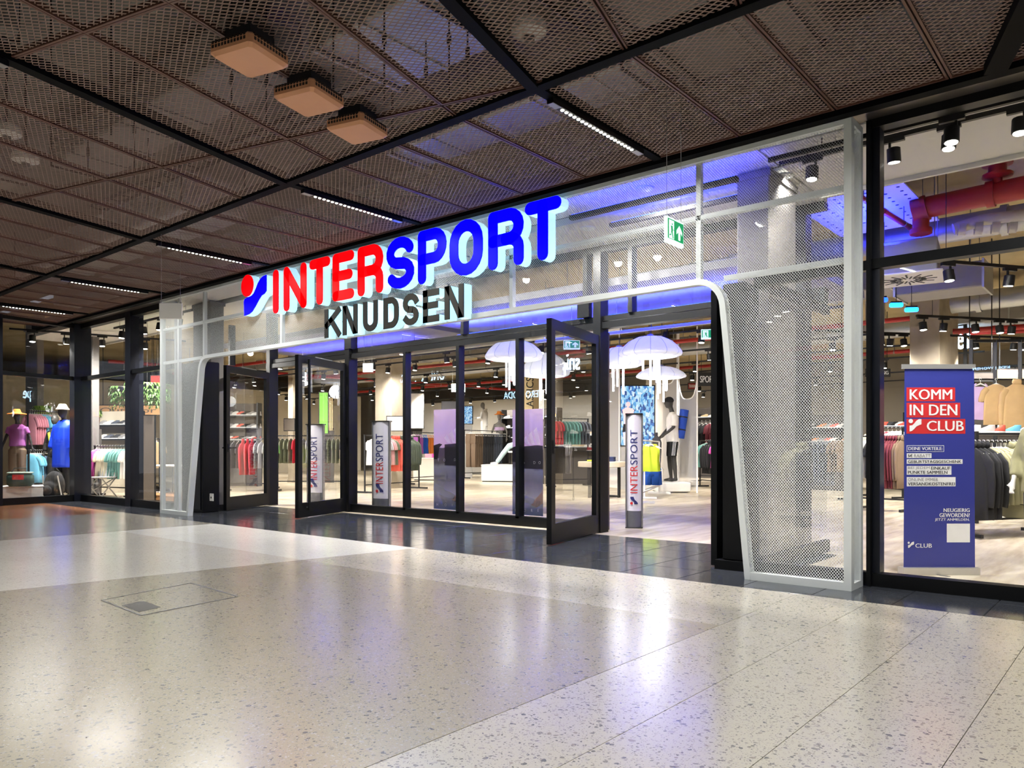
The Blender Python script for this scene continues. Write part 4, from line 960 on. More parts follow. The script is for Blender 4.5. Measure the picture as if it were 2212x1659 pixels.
bt('NEUGIERIG', 2038, 1098, 2094, 1106, INK_W, .04); bt('GEWORDEN?', 2029, 1108.5, 2094, 1117, INK_W, .04); bt('JETZT ANMELDEN.', 2019, 1119.5, 2094, 1126.5, INK_W, .02)
rect('blank_field', 2045, 1131, 2095, 1171.5, INK_W); bt('CLUB', 1977, 1174, 2012.5, 1183, INK_W, .03); swoosh(ru, bp(1960, 1183.5), cR, UP, 14*m2, INK_W, INK_W, .0035)

# ------------------------------------------------------------------ upright INTERSPORT totems
TOT = mat('totem_white', (224, 220, 230), .5, var=.02); TOTB = mat('totem_grey_base', (96, 97, 104), .5)
def totem(px, pyb, pyt, wpx, ang, lb, split=.13):
    base = wz(px, pyb); d = (pyb-970)/FPX and CAMZ/((pyb-970)/FPX); m = d/FPX; W_ = wpx*m; H = (pyb-pyt)*m
    r = empty('totem_banner', base, ang, lb, 'banner stand', 'upright white banner stands with vertical lettering')
    s = W_/2; n = 8
    pr = [(-s+.02+(W_-.04)*i/n, -.05*math.sin(math.pi*i/n)-.02) for i in range(n+1)]
    def shell(name, z0, z1, m_, off=0.0):
        b = B(); q = pr
        vs = [(x, y-off, z0) for x, y in q]+[(x, y-off, z1) for x, y in q]; k = n+1
        vs += [(x, .02+.05*math.sin(math.pi*i/n), z0) for i, (x, y) in enumerate(q)]+[(x, .02+.05*math.sin(math.pi*i/n), z1) for i, (x, y) in enumerate(q)]
        fs = [(i, i+1, k+i+1, k+i) for i in range(n)]+[(2*k+i+1, 2*k+i, 3*k+i, 3*k+i+1) for i in range(n)]+[(2*k, 0, k, 3*k), (n, 2*k+n, 3*k+n, k+n)]
        return b.add(vs, fs).build(name, m_, r, True, world=False, sharp=30)
    shell('panel', H*split, H-.02, TOT); shell('foot_panel', .012, H*split, TOTB)
    for x in (-s, s-.02): B().cbox(x, x+.02, -.035, .035, 0, H, .004).build('side_post', STEEL, r, world=False)
    B().cbox(-s, s, -.075, .075, H-.02, H, .004).build('top_cap', BLACKM, r, world=False); B().cbox(-s, s, -.075, .075, 0, .012, .003).build('base_plate', BLACKM, r, world=False)
    # vertical lettering on the belly of the panel, reading upwards
    cw = .42*W_; o = Vector((cw/2, -.074, H*.31)); L = H*.57
    def vt(sx_, m_, z0, z1):
        vs, fs, asp = text_polys(sx_, .012, 1.05); b = B().add([(cw/2-y*cw, -.0745, z0+x*(z1-z0)) for x, y in vs], fs); b.build('lettering', m_, r, world=False)
    vt('INTER', INK_R, H*.305, H*.545); vt('SPORT', INK_N, H*.553, H*.855)
    q = Vector((cw*.55, -.0755, H*.205)); ux, uy = Vector((0, 0, 1)), Vector((-1, 0, 0))
    def pt(x, y): return q+ux*(x*cw*1.1)+uy*(y*cw*1.1)
    B().add([pt(.18+.17*math.cos(2*math.pi*i/14), .8+.17*math.sin(2*math.pi*i/14)) for i in range(14)], [tuple(range(14))]).build('logo_dot', INK_R, r, world=False)
    P = [(.08, 0), (.25, .03), (.45, .2), (.6, .38), (.85, .5), (1, .55), (1, .95), (.8, .95), (.6, .82), (.45, .62), (.3, .48), (.08, .45)]
    B().add([pt(*p) for p in P], [(0, 1, 2, 10, 11), (2, 3, 9, 10), (3, 4, 8, 9), (4, 5, 6, 7, 8)]).build('logo_swoosh', INK_N, r, world=False)
totem(1370, 1140, 893, 37, R(28), 'white INTERSPORT banner stand in the open right doorway', .15)
totem(824, 1104, 909, 42, R(22), 'white INTERSPORT banner stand behind the left fixed pane', .14)
totem(682, 1088, 916, 41, R(22), 'white INTERSPORT banner stand behind the door leaf with pull bar', .14)

# ------------------------------------------------------------------ film posters on the fixed panes
def poster_mat():
    m = bpy.data.materials.new('poster_print'); m.use_nodes = True; nt = m.node_tree; N = nt.nodes.new; L = nt.links.new; p = nt.nodes['Principled BSDF']
    tc = N('ShaderNodeTexCoord'); sp = N('ShaderNodeSeparateXYZ'); L(tc.outputs['Generated'], sp.inputs[0])
    nz = N('ShaderNodeTexNoise'); nz.inputs['Scale'].default_value = 4; nz.inputs['Detail'].default_value = 5; L(tc.outputs['Generated'], nz.inputs['Vector'])
    ad = N('ShaderNodeMath'); ad.operation = 'MULTIPLY_ADD'; ad.inputs[1].default_value = .08; L(nz.outputs[0], ad.inputs[0]); L(sp.outputs[2], ad.inputs[2])
    cr = N('ShaderNodeValToRGB'); e = cr.color_ramp.elements
    e[0].position = .05; e[0].color = (*lin((110, 124, 150)), 1); e[1].position = 1; e[1].color = (*lin((250, 232, 244)), 1)
    for pos, c in ((.13, (150, 152, 162)), (.2, (196, 194, 198)), (.36, (144, 144, 154)), (.46, (166, 170, 180)), (.5, (120, 116, 126)), (.66, (128, 120, 132)), (.67, (246, 222, 238)), (.85, (234, 216, 240))):
        x = e.new(pos); x.color = (*lin(c), 1)
    L(ad.outputs[0], cr.inputs[0]); L(cr.outputs[0], p.inputs['Base Color']); p.inputs['Roughness'].default_value = .4
    tr = N('ShaderNodeBsdfTransparent'); mx = N('ShaderNodeMixShader'); mx.inputs[0].default_value = .85
    tl = N('ShaderNodeBsdfTranslucent'); L(cr.outputs[0], tl.inputs[0]); m2_ = N('ShaderNodeMixShader'); m2_.inputs[0].default_value = .75; L(p.outputs[0], m2_.inputs[1]); L(tl.outputs[0], m2_.inputs[2])
    L(tr.outputs[0], mx.inputs[1]); L(m2_.outputs[0], mx.inputs[2]); L(mx.outputs[0], nt.nodes['Material Output'].inputs[0]); return m
def film_ink(name, rgb):
    m = bpy.data.materials.new(name); m.use_nodes = True; nt = m.node_tree; N = nt.nodes.new; L = nt.links.new; p = nt.nodes['Principled BSDF']; p.inputs['Base Color'].default_value = (*lin(rgb), 1); p.inputs['Roughness'].default_value = .5
    nz = N('ShaderNodeTexNoise'); nz.inputs['Scale'].default_value = 9; mx = N('ShaderNodeMix'); mx.data_type = 'RGBA'; mx.inputs[6].default_value = (*[v*.9 for v in lin(rgb)], 1); mx.inputs[7].default_value = (*lin(rgb), 1); L(nz.outputs[0], mx.inputs[0]); L(mx.outputs[2], p.inputs['Base Color'])
    tl = N('ShaderNodeBsdfTranslucent'); L(mx.outputs[2], tl.inputs[0]); ms = N('ShaderNodeMixShader'); ms.inputs[0].default_value = .75; L(p.outputs[0], ms.inputs[1]); L(tl.outputs[0], ms.inputs[2]); L(ms.outputs[0], nt.nodes['Material Output'].inputs[0]); return m
PM_ = poster_mat(); INK_P = film_ink('print_pale_violet', (255, 250, 255)); F_DUSK = film_ink('print_dusk', (92, 89, 100)); F_DARK = film_ink('print_dark', (70, 67, 78)); F_SOCK = film_ink('print_sock', (214, 214, 226)); F_SKIN = film_ink('print_skin', (226, 190, 176))
for i, (x0, x1, lb) in enumerate([(937, 1001, 'film poster with three white stripes on the middle fixed pane'), (1107, 1173, 'film poster with three white stripes beside the open door leaf')]):
    Yp = Y_E+.075; a, c = wy(x0, 1100, Yp).x, wy(x1, 1100, Yp).x; z1 = wy((x0+x1)/2, 884, Yp).z; z0 = .14
    r = empty('film_poster', ((a+c)/2, Yp, z0), 0, lb, 'poster')
    B().box(a, c, Yp, Yp+.002, z0, z1).build('film', PM_, r); w, h = c-a, z1-z0
    def q(x, z): return Vector((a+w*x, Yp-.003, z0+h*z))
    def pp(name, pts, m): o = B().add([q(*p) for p in pts], [tuple(range(len(pts)))]).build(name, m, r); flip_fix(o)
    for k in range(3):
        X = .46+.17*k; hh = .065+.04*k; pp('stripe', [(X+.02, .665), (X+.125, .665), (X+.02-.02, .665+hh+.02), (X-.10, .665+hh-.015)], INK_P)
    pp('building_print', [(.38, .44), (1, .44), (1, .655), (.8, .66), (.38, .65)], F_DUSK); pp('tree_print', [(0, .5), (.14, .5), (.2, .62), (.3, .65), (.2, .66), (0, .64)], F_DARK)
    pp('leg_print', [(.0, .28), (.12, .25), (.45, .19), (.72, .16), (.7, .11), (.4, .12), (.0, .18)], F_SOCK); pp('shoe_print', [(.62, .1), (.8, .17), (.95, .22), (1, .26), (1, .12), (.8, .08)], F_SKIN)
    for k in range(3): pp('shoe_stripe', [(.72+.06*k, .085), (.745+.06*k, .085), (.82+.06*k, .14), (.795+.06*k, .14)], INK_P)
    for s, X, z in (('T', .14, .48), ('O', .34, .48), ('D', .7, .485), ('O', .86, .485), ('M', .1, .03), ('O', .38, .032), ('R', .62, .036), ('E', .83, .04)): text('lettering', s, INK_P, r, q(X, z), (1, 0, 0), UP, None, h*.026, 0, 1, .001)

# ================================================================== exit signs
GREEN = mat('exit_green', (26, 150, 92), .5, emit=.7, ecol=(24, 160, 96)); EXW = mat('exit_white', (235, 250, 245), .5, emit=.9, ecol=(225, 250, 245))
def exit_sign(c, rz, w, h, lb, zc, man=True):
    r = empty('exit_sign', (c.x, c.y, c.z), rz, lb, 'exit sign')
    B().cbox(-w/2, w/2, -.012, .012, -h/2, h/2, .004).build('plate', EXW if man else PLASTER, r, world=False)
    for sgn in ((-1, 1) if man else ()):
        y = sgn*.0135
        def f(name, pts, m, yy=y): o = B().add([(-x*w*sgn, yy, z*h) for x, z in pts], [tuple(range(len(pts)))]).build(name, m, r, world=False); flip_fix(o); 
        f('green_field', [(-.46, -.34), (.46, -.34), (.46, .42), (-.46, .42)], GREEN); y2 = sgn*.0145
        f('door_pictogram', [(-.4, -.32), (-.1, -.32), (-.1, .38), (-.4, .38)], EXW, y2); y3 = sgn*.0155
        for pts in ([(-.24, .2), (-.19, .2), (-.19, .27), (-.24, .27)], [(-.3, .17), (-.2, .17), (-.17, -.02), (-.27, -.02)], [(-.27, -.02), (-.2, -.02), (-.14, -.3), (-.19, -.3)], [(-.27, -.02), (-.22, -.02), (-.3, -.16), (-.38, -.18), (-.38, -.22), (-.28, -.2)], [(-.2, .14), (-.18, .1), (-.1, .02), (-.12, .0)]): f('running_figure', pts, GREEN, y3)
        f('arrow', [(.15, -.28), (.27, -.28), (.27, .04), (.38, -.08), (.38, .08), (.21, .3), (.04, .08), (.04, -.08), (.15, .04)], EXW, y2)
    for x in (-.42*w, .42*w): B().tube([(x, 0, h/2), (x, 0, zc-c.z)], .0022, 6).build('cable', mat('steel_cable', (150, 148, 145), .4, metal=.8), r, world=False)
ex = -2.55; a = wx(1438, 496, ex); c = wx(1473, 508, ex); exit_sign((a+c)/2, R(90), (c-a).length+.01, .178, 'green exit sign with running figure hanging before the portal mesh', ZC-.02)
e2 = wd_(369, 672, 8.8); exit_sign(e2, R(40), .26, .18, 'pale blank-backed exit sign hanging before the left end of the portal', ZC-.02, False)
e3 = wd_(1534, 722, 13.0); exit_sign(e3, R(30), .3, .17, 'green exit sign inside the shop at the right of the doorway', ZS)
e4 = wd_(1235, 745, 14); exit_sign(e4, R(40), .3, .17, 'green exit sign inside the shop behind the open door leaf', ZS)
e5 = wd_(990, 838, 19); exit_sign(e5, R(40), .34, .2, 'green exit sign far inside behind the fixed panes', ZS)
r = empty('ceiling_sign', wd_(795, 795, 14.5), R(30), 'blank white hanging sign behind the left fixed pane', 'hanging sign')
B().cbox(-.1, .1, -.02, .02, -.08, .09, .006).build('box', mat('sign_box_white', (225, 228, 232), .5, emit=.5), r, world=False)
for x in (-.08, .08): B().tube([(x, 0, .09), (x, 0, .5), (x, 0, ZS-r.location.z)], .004, 6).build('hanger', STEEL, r, world=False)

# ================================================================== lit shop names across the concourse (seen mirrored in the glass)
NEON = mat('neon_white_blue', (190, 225, 255), .5, emit=45, ecol=(170, 215, 255))
def far_sign(s, px0, px1, py0, py1, Yg, Yr, lb, nm):
    yv = 2*Yg-Yr; A, C = wy(px0, py1, yv), wy(px1, py0, yv)
    r = empty('lit_sign', ((A.x+C.x)/2, Yr, A.z), 0, lb, 'sign')
    text('lettering', s, NEON, r, (C.x, Yr, A.z), (-1, 0, 0), UP, C.x-A.x, C.z-A.z, .02, 1.05, .05)
    B().box(A.x-.1, C.x+.1, Yr-.06, Yr, A.z-.1, C.z+.1).build('back_panel', BLACKM, r)
far_sign('ONLY & SONS', 866, 962, 797, 828, Y_E, -8.9, 'lit lettering ONLY & SONS on the opposite shopfront', 1)
far_sign('VERO MODA', 1090, 1174, 842, 862, Y_E, -8.9, 'lit lettering VERO MODA on the opposite shopfront', 2)
far_sign('KIDS | WOMEN', 2102, 2182, 790, 802, Y_F+.06, -8.9, 'lit direction sign KIDS WOMEN on the opposite shopfront', 4)
# reflection in the slanted left wing: mirror a point lying behind that glass
nW = Vector((dv.y, -dv.x, 0)).normalized();
def mirror_w(p): return p-nW*(2*(p-wd0).dot(nW))
A, C = mirror_w(wd_(44, 868, 30)), mirror_w(wd_(86, 838, 30))
r = empty('lit_sign', (A.x, A.y, A.z), 0, 'lit lettering snipes on the shopfront along the concourse', 'sign')
ux = (A-C); ux.z = 0; text('lettering', 'snipes', NEON, r, (C.x, C.y, A.z), ux, UP, ux.length, abs(C.z-A.z), .02, 1.0, 0); B().bar((A.x, A.y, A.z-.1)-nW*0 if False else Vector((A.x, A.y, C.z+.1))+nW*.08, Vector((C.x, C.y, C.z+.1))+nW*.08, .04, .1).bar(Vector((A.x, A.y, 0))+nW*.08, Vector((A.x, A.y, C.z+.1))+nW*.08, .06).build('support_frame', BLACKM, r)
# ================================================================== garments, hangers, racks
FAB = {}
def fab(name, rgb): 
    if name not in FAB: FAB[name] = mat('fabric_'+name, rgb, .9, var=.14, scale=9, bump=.15)
    return FAB[name]
for n_, c_ in dict(olive=(112, 116, 92), darkgreen=(72, 80, 66), grey=(150, 148, 148), lightgrey=(196, 192, 190), charcoal=(62, 62, 66), black=(30, 30, 33), white=(228, 224, 220), coral=(226, 96, 78), pink=(222, 150, 168), magenta=(206, 84, 168), lilac=(196, 168, 206), teal=(98, 150, 142), skyblue=(112, 186, 218), denim=(98, 122, 150), navy=(48, 58, 96), burgundy=(106, 38, 50), beige=(206, 182, 142), tan=(198, 164, 116), khaki=(150, 146, 112), neon=(202, 226, 54), royal=(30, 84, 176), red=(190, 40, 56), rose=(214, 160, 156), cream=(226, 212, 182), brown=(112, 92, 74), slate=(84, 90, 104), orange=(224, 130, 52), green=(96, 150, 76), purple=(168, 92, 168)).items(): fab(n_, c_)
def ringed(levels, n=14, wob=.0, seed=0, c=(0, 0)):
    """closed cloth shell through oval rings (z, half thickness, half width, y offset); thickness along x, width along y"""
    rnd = random.Random(seed); ph = [rnd.random()*6.28 for _ in range(3)]; vs, fs = [], []
    for j, (z, rx, ry, oy) in enumerate(levels):
        for k in range(n):
            a = 2*math.pi*k/n; f = wob*(j/len(levels)); t = math.cos(a); u = math.sin(a)
            vs.append((c[0]+rx*t*(1+f*math.sin(3*a+ph[0]))+f*.05*math.sin(u*7+ph[1]), c[1]+oy+ry*u*(1+f*.12*math.sin(2*a+ph[2])), z+f*.02*math.sin(4*a+ph[1])))
    for j in range(len(levels)-1):
        for k in range(n): k2 = (k+1) % n; fs.append((j*n+k, j*n+k2, (j+1)*n+k2, (j+1)*n+k))
    fs += [tuple(range(n-1, -1, -1)), tuple(range((len(levels)-1)*n, len(levels)*n))]
    return vs, [f[::-1] for f in fs]
def garment_mesh(kind, seed):
    b = B(); rnd = random.Random(seed)
    if kind == 'tee':
        b.add(*ringed([(-.06, .02, .06, 0), (-.10, .035, .15, 0), (-.15, .05, .20, 0), (-.3, .045, .215, 0), (-.5, .04, .225, 0), (-.70, .05, .235, 0)], 14, .5, seed))
        for s in (-1, 1): b.tube([(0, s*.15, -.13), (.0, s*.22, -.2), (.01, s*.25, -.30), (.01, s*.255, -.34)], [.05, .052, .05, .045], 8)
    elif kind == 'jacket':
        b.add(*ringed([(-.05, .035, .07, 0), (-.10, .05, .16, 0), (-.16, .07, .22, 0), (-.35, .07, .23, 0), (-.6, .065, .235, 0), (-.86, .07, .24, 0)], 14, .45, seed))
        for s in (-1, 1): b.tube([(0, s*.17, -.14), (.0, s*.25, -.24), (.02, s*.27, -.45), (.03, s*.26, -.66), (.03, s*.25, -.72)], [.055, .06, .052, .045, .04], 8)
        b.lathe([(.075, -.06), (.085, -.02), (.07, .02), (.045, .015)], (0, 0, 0), 10, .8, 1)
    elif kind == 'trousers':
        b.add(*ringed([(-.08, .02, .17, 0), (-.12, .03, .175, 0), (-.3, .045, .18, 0), (-.36, .04, .175, 0)], 12, .3, seed))
        for s in (-1, 1): b.add(*ringed([(-.3, .04, .085, s*.085), (-.6, .036, .075, s*.085), (-1.0, .034, .07, s*.088)], 10, .4, seed+s))
    elif kind == 'shorts':
        b.add(*ringed([(-.08, .02, .17, 0), (-.12, .035, .18, 0), (-.25, .045, .19, 0)], 12, .3, seed))
        for s in (-1, 1): b.add(*ringed([(-.22, .045, .095, s*.095), (-.45, .05, .1, s*.105)], 10, .4, seed+s))
    elif kind == 'top':
        b.add(*ringed([(-.1, .03, .14, 0), (-.2, .045, .17, 0), (-.4, .04, .16, 0), (-.62, .05, .185, 0)], 14, .5, seed))
        for s in (-1, 1): b.tube([(0, s*.12, -.13), (0, s*.1, -.07), (0, s*.07, -.05)], [.02, .014, .01], 6)
    me = bpy.data.meshes.new(kind+'_cloth'); me.from_pydata(b.v, [], b.f); me.polygons.foreach_set('use_smooth', [True]*len(me.polygons)); me.update(); return me
GM = {k: [garment_mesh(k, 11*i+5) for i in range(3)] for k in ('tee', 'jacket', 'trousers', 'shorts', 'top')}
hb = B().tube([(0, 0, .0), (0, .018, .012), (0, .012, .034), (0, -.012, .034), (0, -.018, .014)], .004, 5).tube([(0, 0, 0), (0, 0, -.05)], .004, 5).tube([(0, 0, -.05), (0, .12, -.095), (0, .2, -.14)], [.012, .011, .008], 6).tube([(0, 0, -.05), (0, -.12, -.095), (0, -.2, -.14)], [.012, .011, .008], 6)
HANG = bpy.data.meshes.new('hanger'); HANG.from_pydata(hb.v, [], hb.f)
HMAT = mat('white_hanger', (225, 222, 215), .5); HMATK = mat('black_hanger', (28, 28, 30), .5)
NOUN = dict(tee='t-shirt', jacket='jacket', trousers='trousers', shorts='shorts', top='sleeveless top')
CNT = [0]
def hang(p, rz, kind, col, lb, grp, sc=1.0, hm=HMAT, tilt=0):
    me = GM[kind][CNT[0] % 3]; CNT[0] += 1
    o = obj({'tee': 't_shirt', 'top': 'tank_top'}.get(kind, kind), me, FAB[col], None, p, rz); o.rotation_euler = (tilt, 0, rz); o.scale = (sc*.4, sc, sc)
    tag(o, lb, {'tee': 't-shirt', 'top': 'top'}.get(kind, kind), grp)
    if o.material_slots[0].link == 'DATA' and o.material_slots[0].material is not FAB[col]: o.material_slots[0].link = 'OBJECT'; o.material_slots[0].material = FAB[col]
    h = obj('hanger', HANG, hm, o)
    return o
RB_ = mat('black_rack_steel', (34, 34, 36), .45, metal=.3); RW_ = mat('white_rack_steel', (232, 230, 228), .45)
COLW = dict(darkgreen='dark green', lightgrey='light grey', skyblue='sky blue', neon='neon yellow', royal='royal blue')
def rack(a, c, zr, runs, where, m=RB_, double=False, sc=1.0, step=.075, hm=HMAT, wheels=False):
    """free-standing rail between ground points a, c with runs of (count, kind, colour)"""
    a, c = Vector(a), Vector(c); a.z = c.z = 0; d = (c-a).normalized(); L = (c-a).length; rz = math.atan2(d.y, d.x)
    r = empty('clothes_rack', a, rz, 'steel clothes rack '+where, 'clothes rack', 'clothes racks in the shop')
    s = .04
    B().tube([(-.03, 0, zr), (L+.03, 0, zr)], .014, 8).build('rail', m, r, world=False)
    for x in (0, L):
        B().bar((x, 0, .03), (x, 0, zr), .03, .03).build('upright', m, r, world=False); B().bar((x, -.26, .03), (x, .26, .03), .04, .04).build('foot_bar', m, r, world=False)
        if wheels:
            for y in (-.24, .24): B().tube([(x-.012, y, .03), (x+.012, y, .03)], .03, 10).build('castor', m, r, world=False)
    B().bar((0, 0, .2), (L, 0, .2), .025, .025).build('stretcher', m, r, world=False)
    tot = sum(q[0] for q in runs); x = L/2-(tot-1)*step/2; x = max(.06, x); st = min(step, (L-.12)/max(1, tot-1))
    for n, kind, col in runs:
        cn = COLW.get(col, col); lb = '%s %s hanging on the rack %s' % (cn, NOUN[kind], where)
        for k in range(n):
            p = a+d*x+Vector((0, 0, zr-.018)); hang((p.x, p.y, p.z), rz+random.uniform(-.07, .07), kind, col, lb, '%s garments on the rack %s' % (cn, where), sc, hm); x += st
    return r
# racks by place (ground points read off the floor)
rack(wz(596, 1056), wz(762, 1056), 1.40, [(4, 'tee', 'olive'), (2, 'tee', 'red'), (6, 'tee', 'grey'), (3, 'tee', 'olive'), (3, 'tee', 'charcoal')], 'behind the door leaf with pull bar', step=.12)
rack(wz(788, 1066), wz(905, 1056), 1.38, [(6, 'tee', 'lightgrey'), (2, 'tee', 'rose'), (2, 'tee', 'olive'), (4, 'jacket', 'coral'), (8, 'jacket', 'darkgreen')], 'behind the left fixed pane')
rack(wz(880, 1047), wz(965, 1041), 1.55, [(4, 'top', 'purple'), (3, 'top', 'royal'), (4, 'top', 'orange'), (4, 'top', 'black'), (3, 'top', 'coral')], 'left of the first film poster', step=.09)
rack(wz(1003, 1034), wz(1102, 1029), 1.72, [(5, 'trousers', 'brown'), (6, 'trousers', 'charcoal'), (5, 'trousers', 'slate'), (4, 'trousers', 'black')], 'between the two film posters', step=.11, sc=1.3)
rack(wz(1384, 1088), wz(1424, 1068), 1.22, [(3, 'top', 'neon'), (2, 'top', 'neon')], 'of white steel beside the doorway mannequin', RW_, step=.11, wheels=True)
rack(wz(1392, 1078), wz(1424, 1066), .72, [(4, 'shorts', 'royal')], 'low and white under the neon tops', RW_, step=.1)
rack(wz(1512, 1052), wz(1600, 1062), 1.28, [(2, 'tee', 'teal'), (4, 'jacket', 'black'), (3, 'tee', 'magenta'), (2, 'tee', 'charcoal'), (2, 'tee', 'magenta')], 'seen at the right of the doorway', step=.13)
rack(wz(1504, 1040), wz(1612, 1044), 1.95, [(3, 'tee', 'black'), (3, 'tee', 'burgundy'), (3, 'jacket', 'cream'), (3, 'jacket', 'black')], 'high and black at the right of the doorway', step=.2, sc=1.2)
rack(wz(1856, 1100), wz(1958, 1106), 1.27, [(3, 'tee', 'white'), (5, 'tee', 'black'), (6, 'jacket', 'burgundy'), (2, 'jacket', 'brown')], 'left of the blue banner', step=.08)
rack(wz(2080, 1160), wz(2250, 1152), 1.14, [(4, 'jacket', 'black'), (5, 'tee', 'khaki'), (7, 'jacket', 'khaki')], 'right of the blue banner', step=.07, sc=1.05)
rack(wz(1880, 1072), wz(1950, 1078), 1.5, [(3, 'tee', 'cream'), (2, 'tee', 'red'), (3, 'tee', 'white')], 'far behind the left edge of the blue banner', step=.16)
rack(wz(1736, 1075), wz(1826, 1080), 1.3, [(3, 'tee', 'grey'), (4, 'trousers', 'slate'), (3, 'tee', 'brown')], 'behind the mesh of the right portal leg', step=.12)
rack(wz(205, 1071), wz(290, 1074), 1.12, [(3, 'tee', 'magenta'), (4, 'tee', 'cream'), (5, 'tee', 'teal'), (2, 'tee', 'white')], 'inside the left shop window', step=.09)
rack(wz(60, 1064), wz(132, 1060), 1.98, [(5, 'tee', 'pink'), (3, 'tee', 'skyblue'), (3, 'tee', 'rose'), (3, 'tee', 'cream')], 'high at the back of the far left window', step=.08, sc=1.15)
rack(wz(62, 1072), wz(112, 1068), 1.02, [(3, 'tee', 'skyblue'), (2, 'tee', 'denim'), (3, 'tee', 'beige'), (2, 'tee', 'pink')], 'low in the far left window', step=.08)
rack(wz(490, 1062), wz(600, 1062), 1.3, [(3, 'tee', 'charcoal'), (3, 'jacket', 'red'), (3, 'tee', 'grey'), (2, 'tee', 'green')], 'behind the leftmost door leaf', step=.12)
rack(wz(1190, 1052), wz(1270, 1050), 1.9, [(3, 'tee', 'red'), (5, 'tee', 'teal'), (3, 'tee', 'slate')], 'behind the door leaf with lever handle', step=.12)
rack(wz(300, 1060), wz(345, 1062), 1.3, [(3, 'tee', 'black'), (3, 'tee', 'beige')], 'behind the narrow left window', step=.12)
# wall rail with folded-out tops high behind the right window
rwz = 2.08; q0, q1 = wd_(2098, 830, 11.6), wd_(2290, 830, 11.6)
r = empty('wall_rail', (q0.x, q0.y, 0), 0, 'black wall frame with hanging tops right of the blue banner', 'wall frame')
B().bar((q0.x, q0.y, rwz+.02), (q1.x, q1.y, rwz+.02), .025).build('rail', RB_, r)
for t in (0, .27, .55, 1): B().bar((q0.x+(q1.x-q0.x)*t, q0.y+(q1.y-q0.y)*t, 0), (q0.x+(q1.x-q0.x)*t, q0.y+(q1.y-q0.y)*t, 2.7), .05).build('upright', RB_, r)
for zz in (1.32, 2.68): B().bar((q0.x, q0.y, zz), (q1.x, q1.y, zz), .06, .04).build('shelf_edge', RB_, r)
for px, kind, col, lb in ((2118, 'top', 'lilac', 'lilac gathered top facing out beside the blue banner'), (2152, 'tee', 'tan', 'tan t-shirt facing out on the wall frame'), (2197, 'jacket', 'tan', 'tan collared jacket facing out at the right picture edge')):
    p = wd_(px, 826, 11.55); o = hang((p.x, p.y, rwz), math.atan2(cs, -sn)+.1, kind, col, lb, None, .95)
# ================================================================== shelves with shoes
sb = B().add(*ringed([(0, .045, .14, 0), (.02, .047, .145, 0), (.05, .044, .135, .0), (.075, .036, .1, -.03), (.1, .03, .06, -.065), (.115, .027, .05, -.075)], 14)); 
SHOE = bpy.data.meshes.new('shoe_upper'); SHOE.from_pydata(sb.v, [], [f[::-1] for f in sb.f]); SHOE.polygons.foreach_set('use_smooth', [True]*len(SHOE.polygons))
so = B().add(*ringed([(-.002, .05, .15, 0), (.012, .052, .152, 0), (.024, .049, .148, 0)], 14)); SOLE = bpy.data.meshes.new('sole'); SOLE.from_pydata(so.v, [], [f[::-1] for f in so.f])
SOLM = mat('white_sole', (232, 232, 230), .6)
def shoe(p, rz, col, lb, grp=None, s=1.0):
    o = obj('sports_shoe', SHOE, FAB[col], None, p, rz); o.scale = (s, s, s); tag(o, lb, 'shoe', grp); obj('sole', SOLE, SOLM, o)
    return o
def shelf_unit(a, c, zs, where, cols, n=8, back=None, depth=.36, top=None):
    a, c = Vector(a), Vector(c); a.z = c.z = 0; d = (c-a).normalized(); L = (c-a).length; rz = math.atan2(d.y, d.x)
    r = empty('display_shelf', a, rz, 'display shelf '+where, 'shelf', 'display shelves in the shop')
    for x in (0, L): B().box(x-.02, x+.02, -depth/2, depth/2, 0, zs[-1]+(top or .35)).build('side_panel', RB_, r, world=False)
    if back: B().box(.02, L-.02, depth/2-.02, depth/2, 0, zs[-1]+(top or .35)).build('back_panel', back, r, world=False)
    for z in zs:
        B().box(.02, L-.02, -depth/2, depth/2-.02, z-.03, z).build('shelf_board', RB_, r, world=False)
        for k in range(n):
            p = a+d*(L*(k+.5)/n)+Vector((0, 0, z)); shoe((p.x, p.y, z+.003), rz+math.pi*.5+random.uniform(-.3, .3)+R(12), cols[(k+int(z*10)) % len(cols)], 'sports shoe on the display shelf '+where, 'shoes on the display shelf '+where, 1.0)
DKW = mat('dark_display_wall', (78, 72, 68), .8)
shelf_unit(wz(2090, 1128), wz(2260, 1126), [1.28], 'with sneakers right of the blue banner', ['skyblue', 'white', 'white', 'lightgrey', 'coral'], 6, None, .4, .02)
shelf_unit(wz(1880, 1062), wz(1956, 1063), [1.25, 1.6], 'left of the blue banner', ['black', 'white', 'coral', 'charcoal'], 7)
shelf_unit(wz(1742, 1056), wz(1850, 1058), [.95, 1.25, 1.6], 'behind the mesh of the right portal leg', ['coral', 'white', 'black', 'orange', 'grey'], 8, DKW)
shelf_unit(wz(1180, 1046), wz(1290, 1046), [1.1, 1.45], 'behind the door leaf with lever handle', ['beige', 'white', 'grey', 'cream'], 8, DKW)
shelf_unit(wz(200, 1060), wz(300, 1062), [1.3, 1.65], 'inside the left shop window', ['charcoal', 'grey', 'white', 'slate'], 7, mat('cream_display_wall', (214, 204, 184), .85))
shelf_unit(wz(488, 1050), wz(560, 1050), [1.3, 1.65, 2.0], 'behind the leftmost door leaf', ['grey', 'white', 'coral', 'black'], 6, DKW)
shelf_unit((-20.5, 23.9, 0), (-17.7, 23.9, 0), [1.5, 1.9, 2.3], 'on the far wall between the film posters', ['black', 'navy', 'orange', 'white'], 8, DKW)
shelf_unit((-3.6, 20.5, 0), (1.5, 22.5, 0), [1.0, 1.5, 2.0], 'far behind the beige column', ['white', 'black', 'red', 'grey'], 10, DKW)
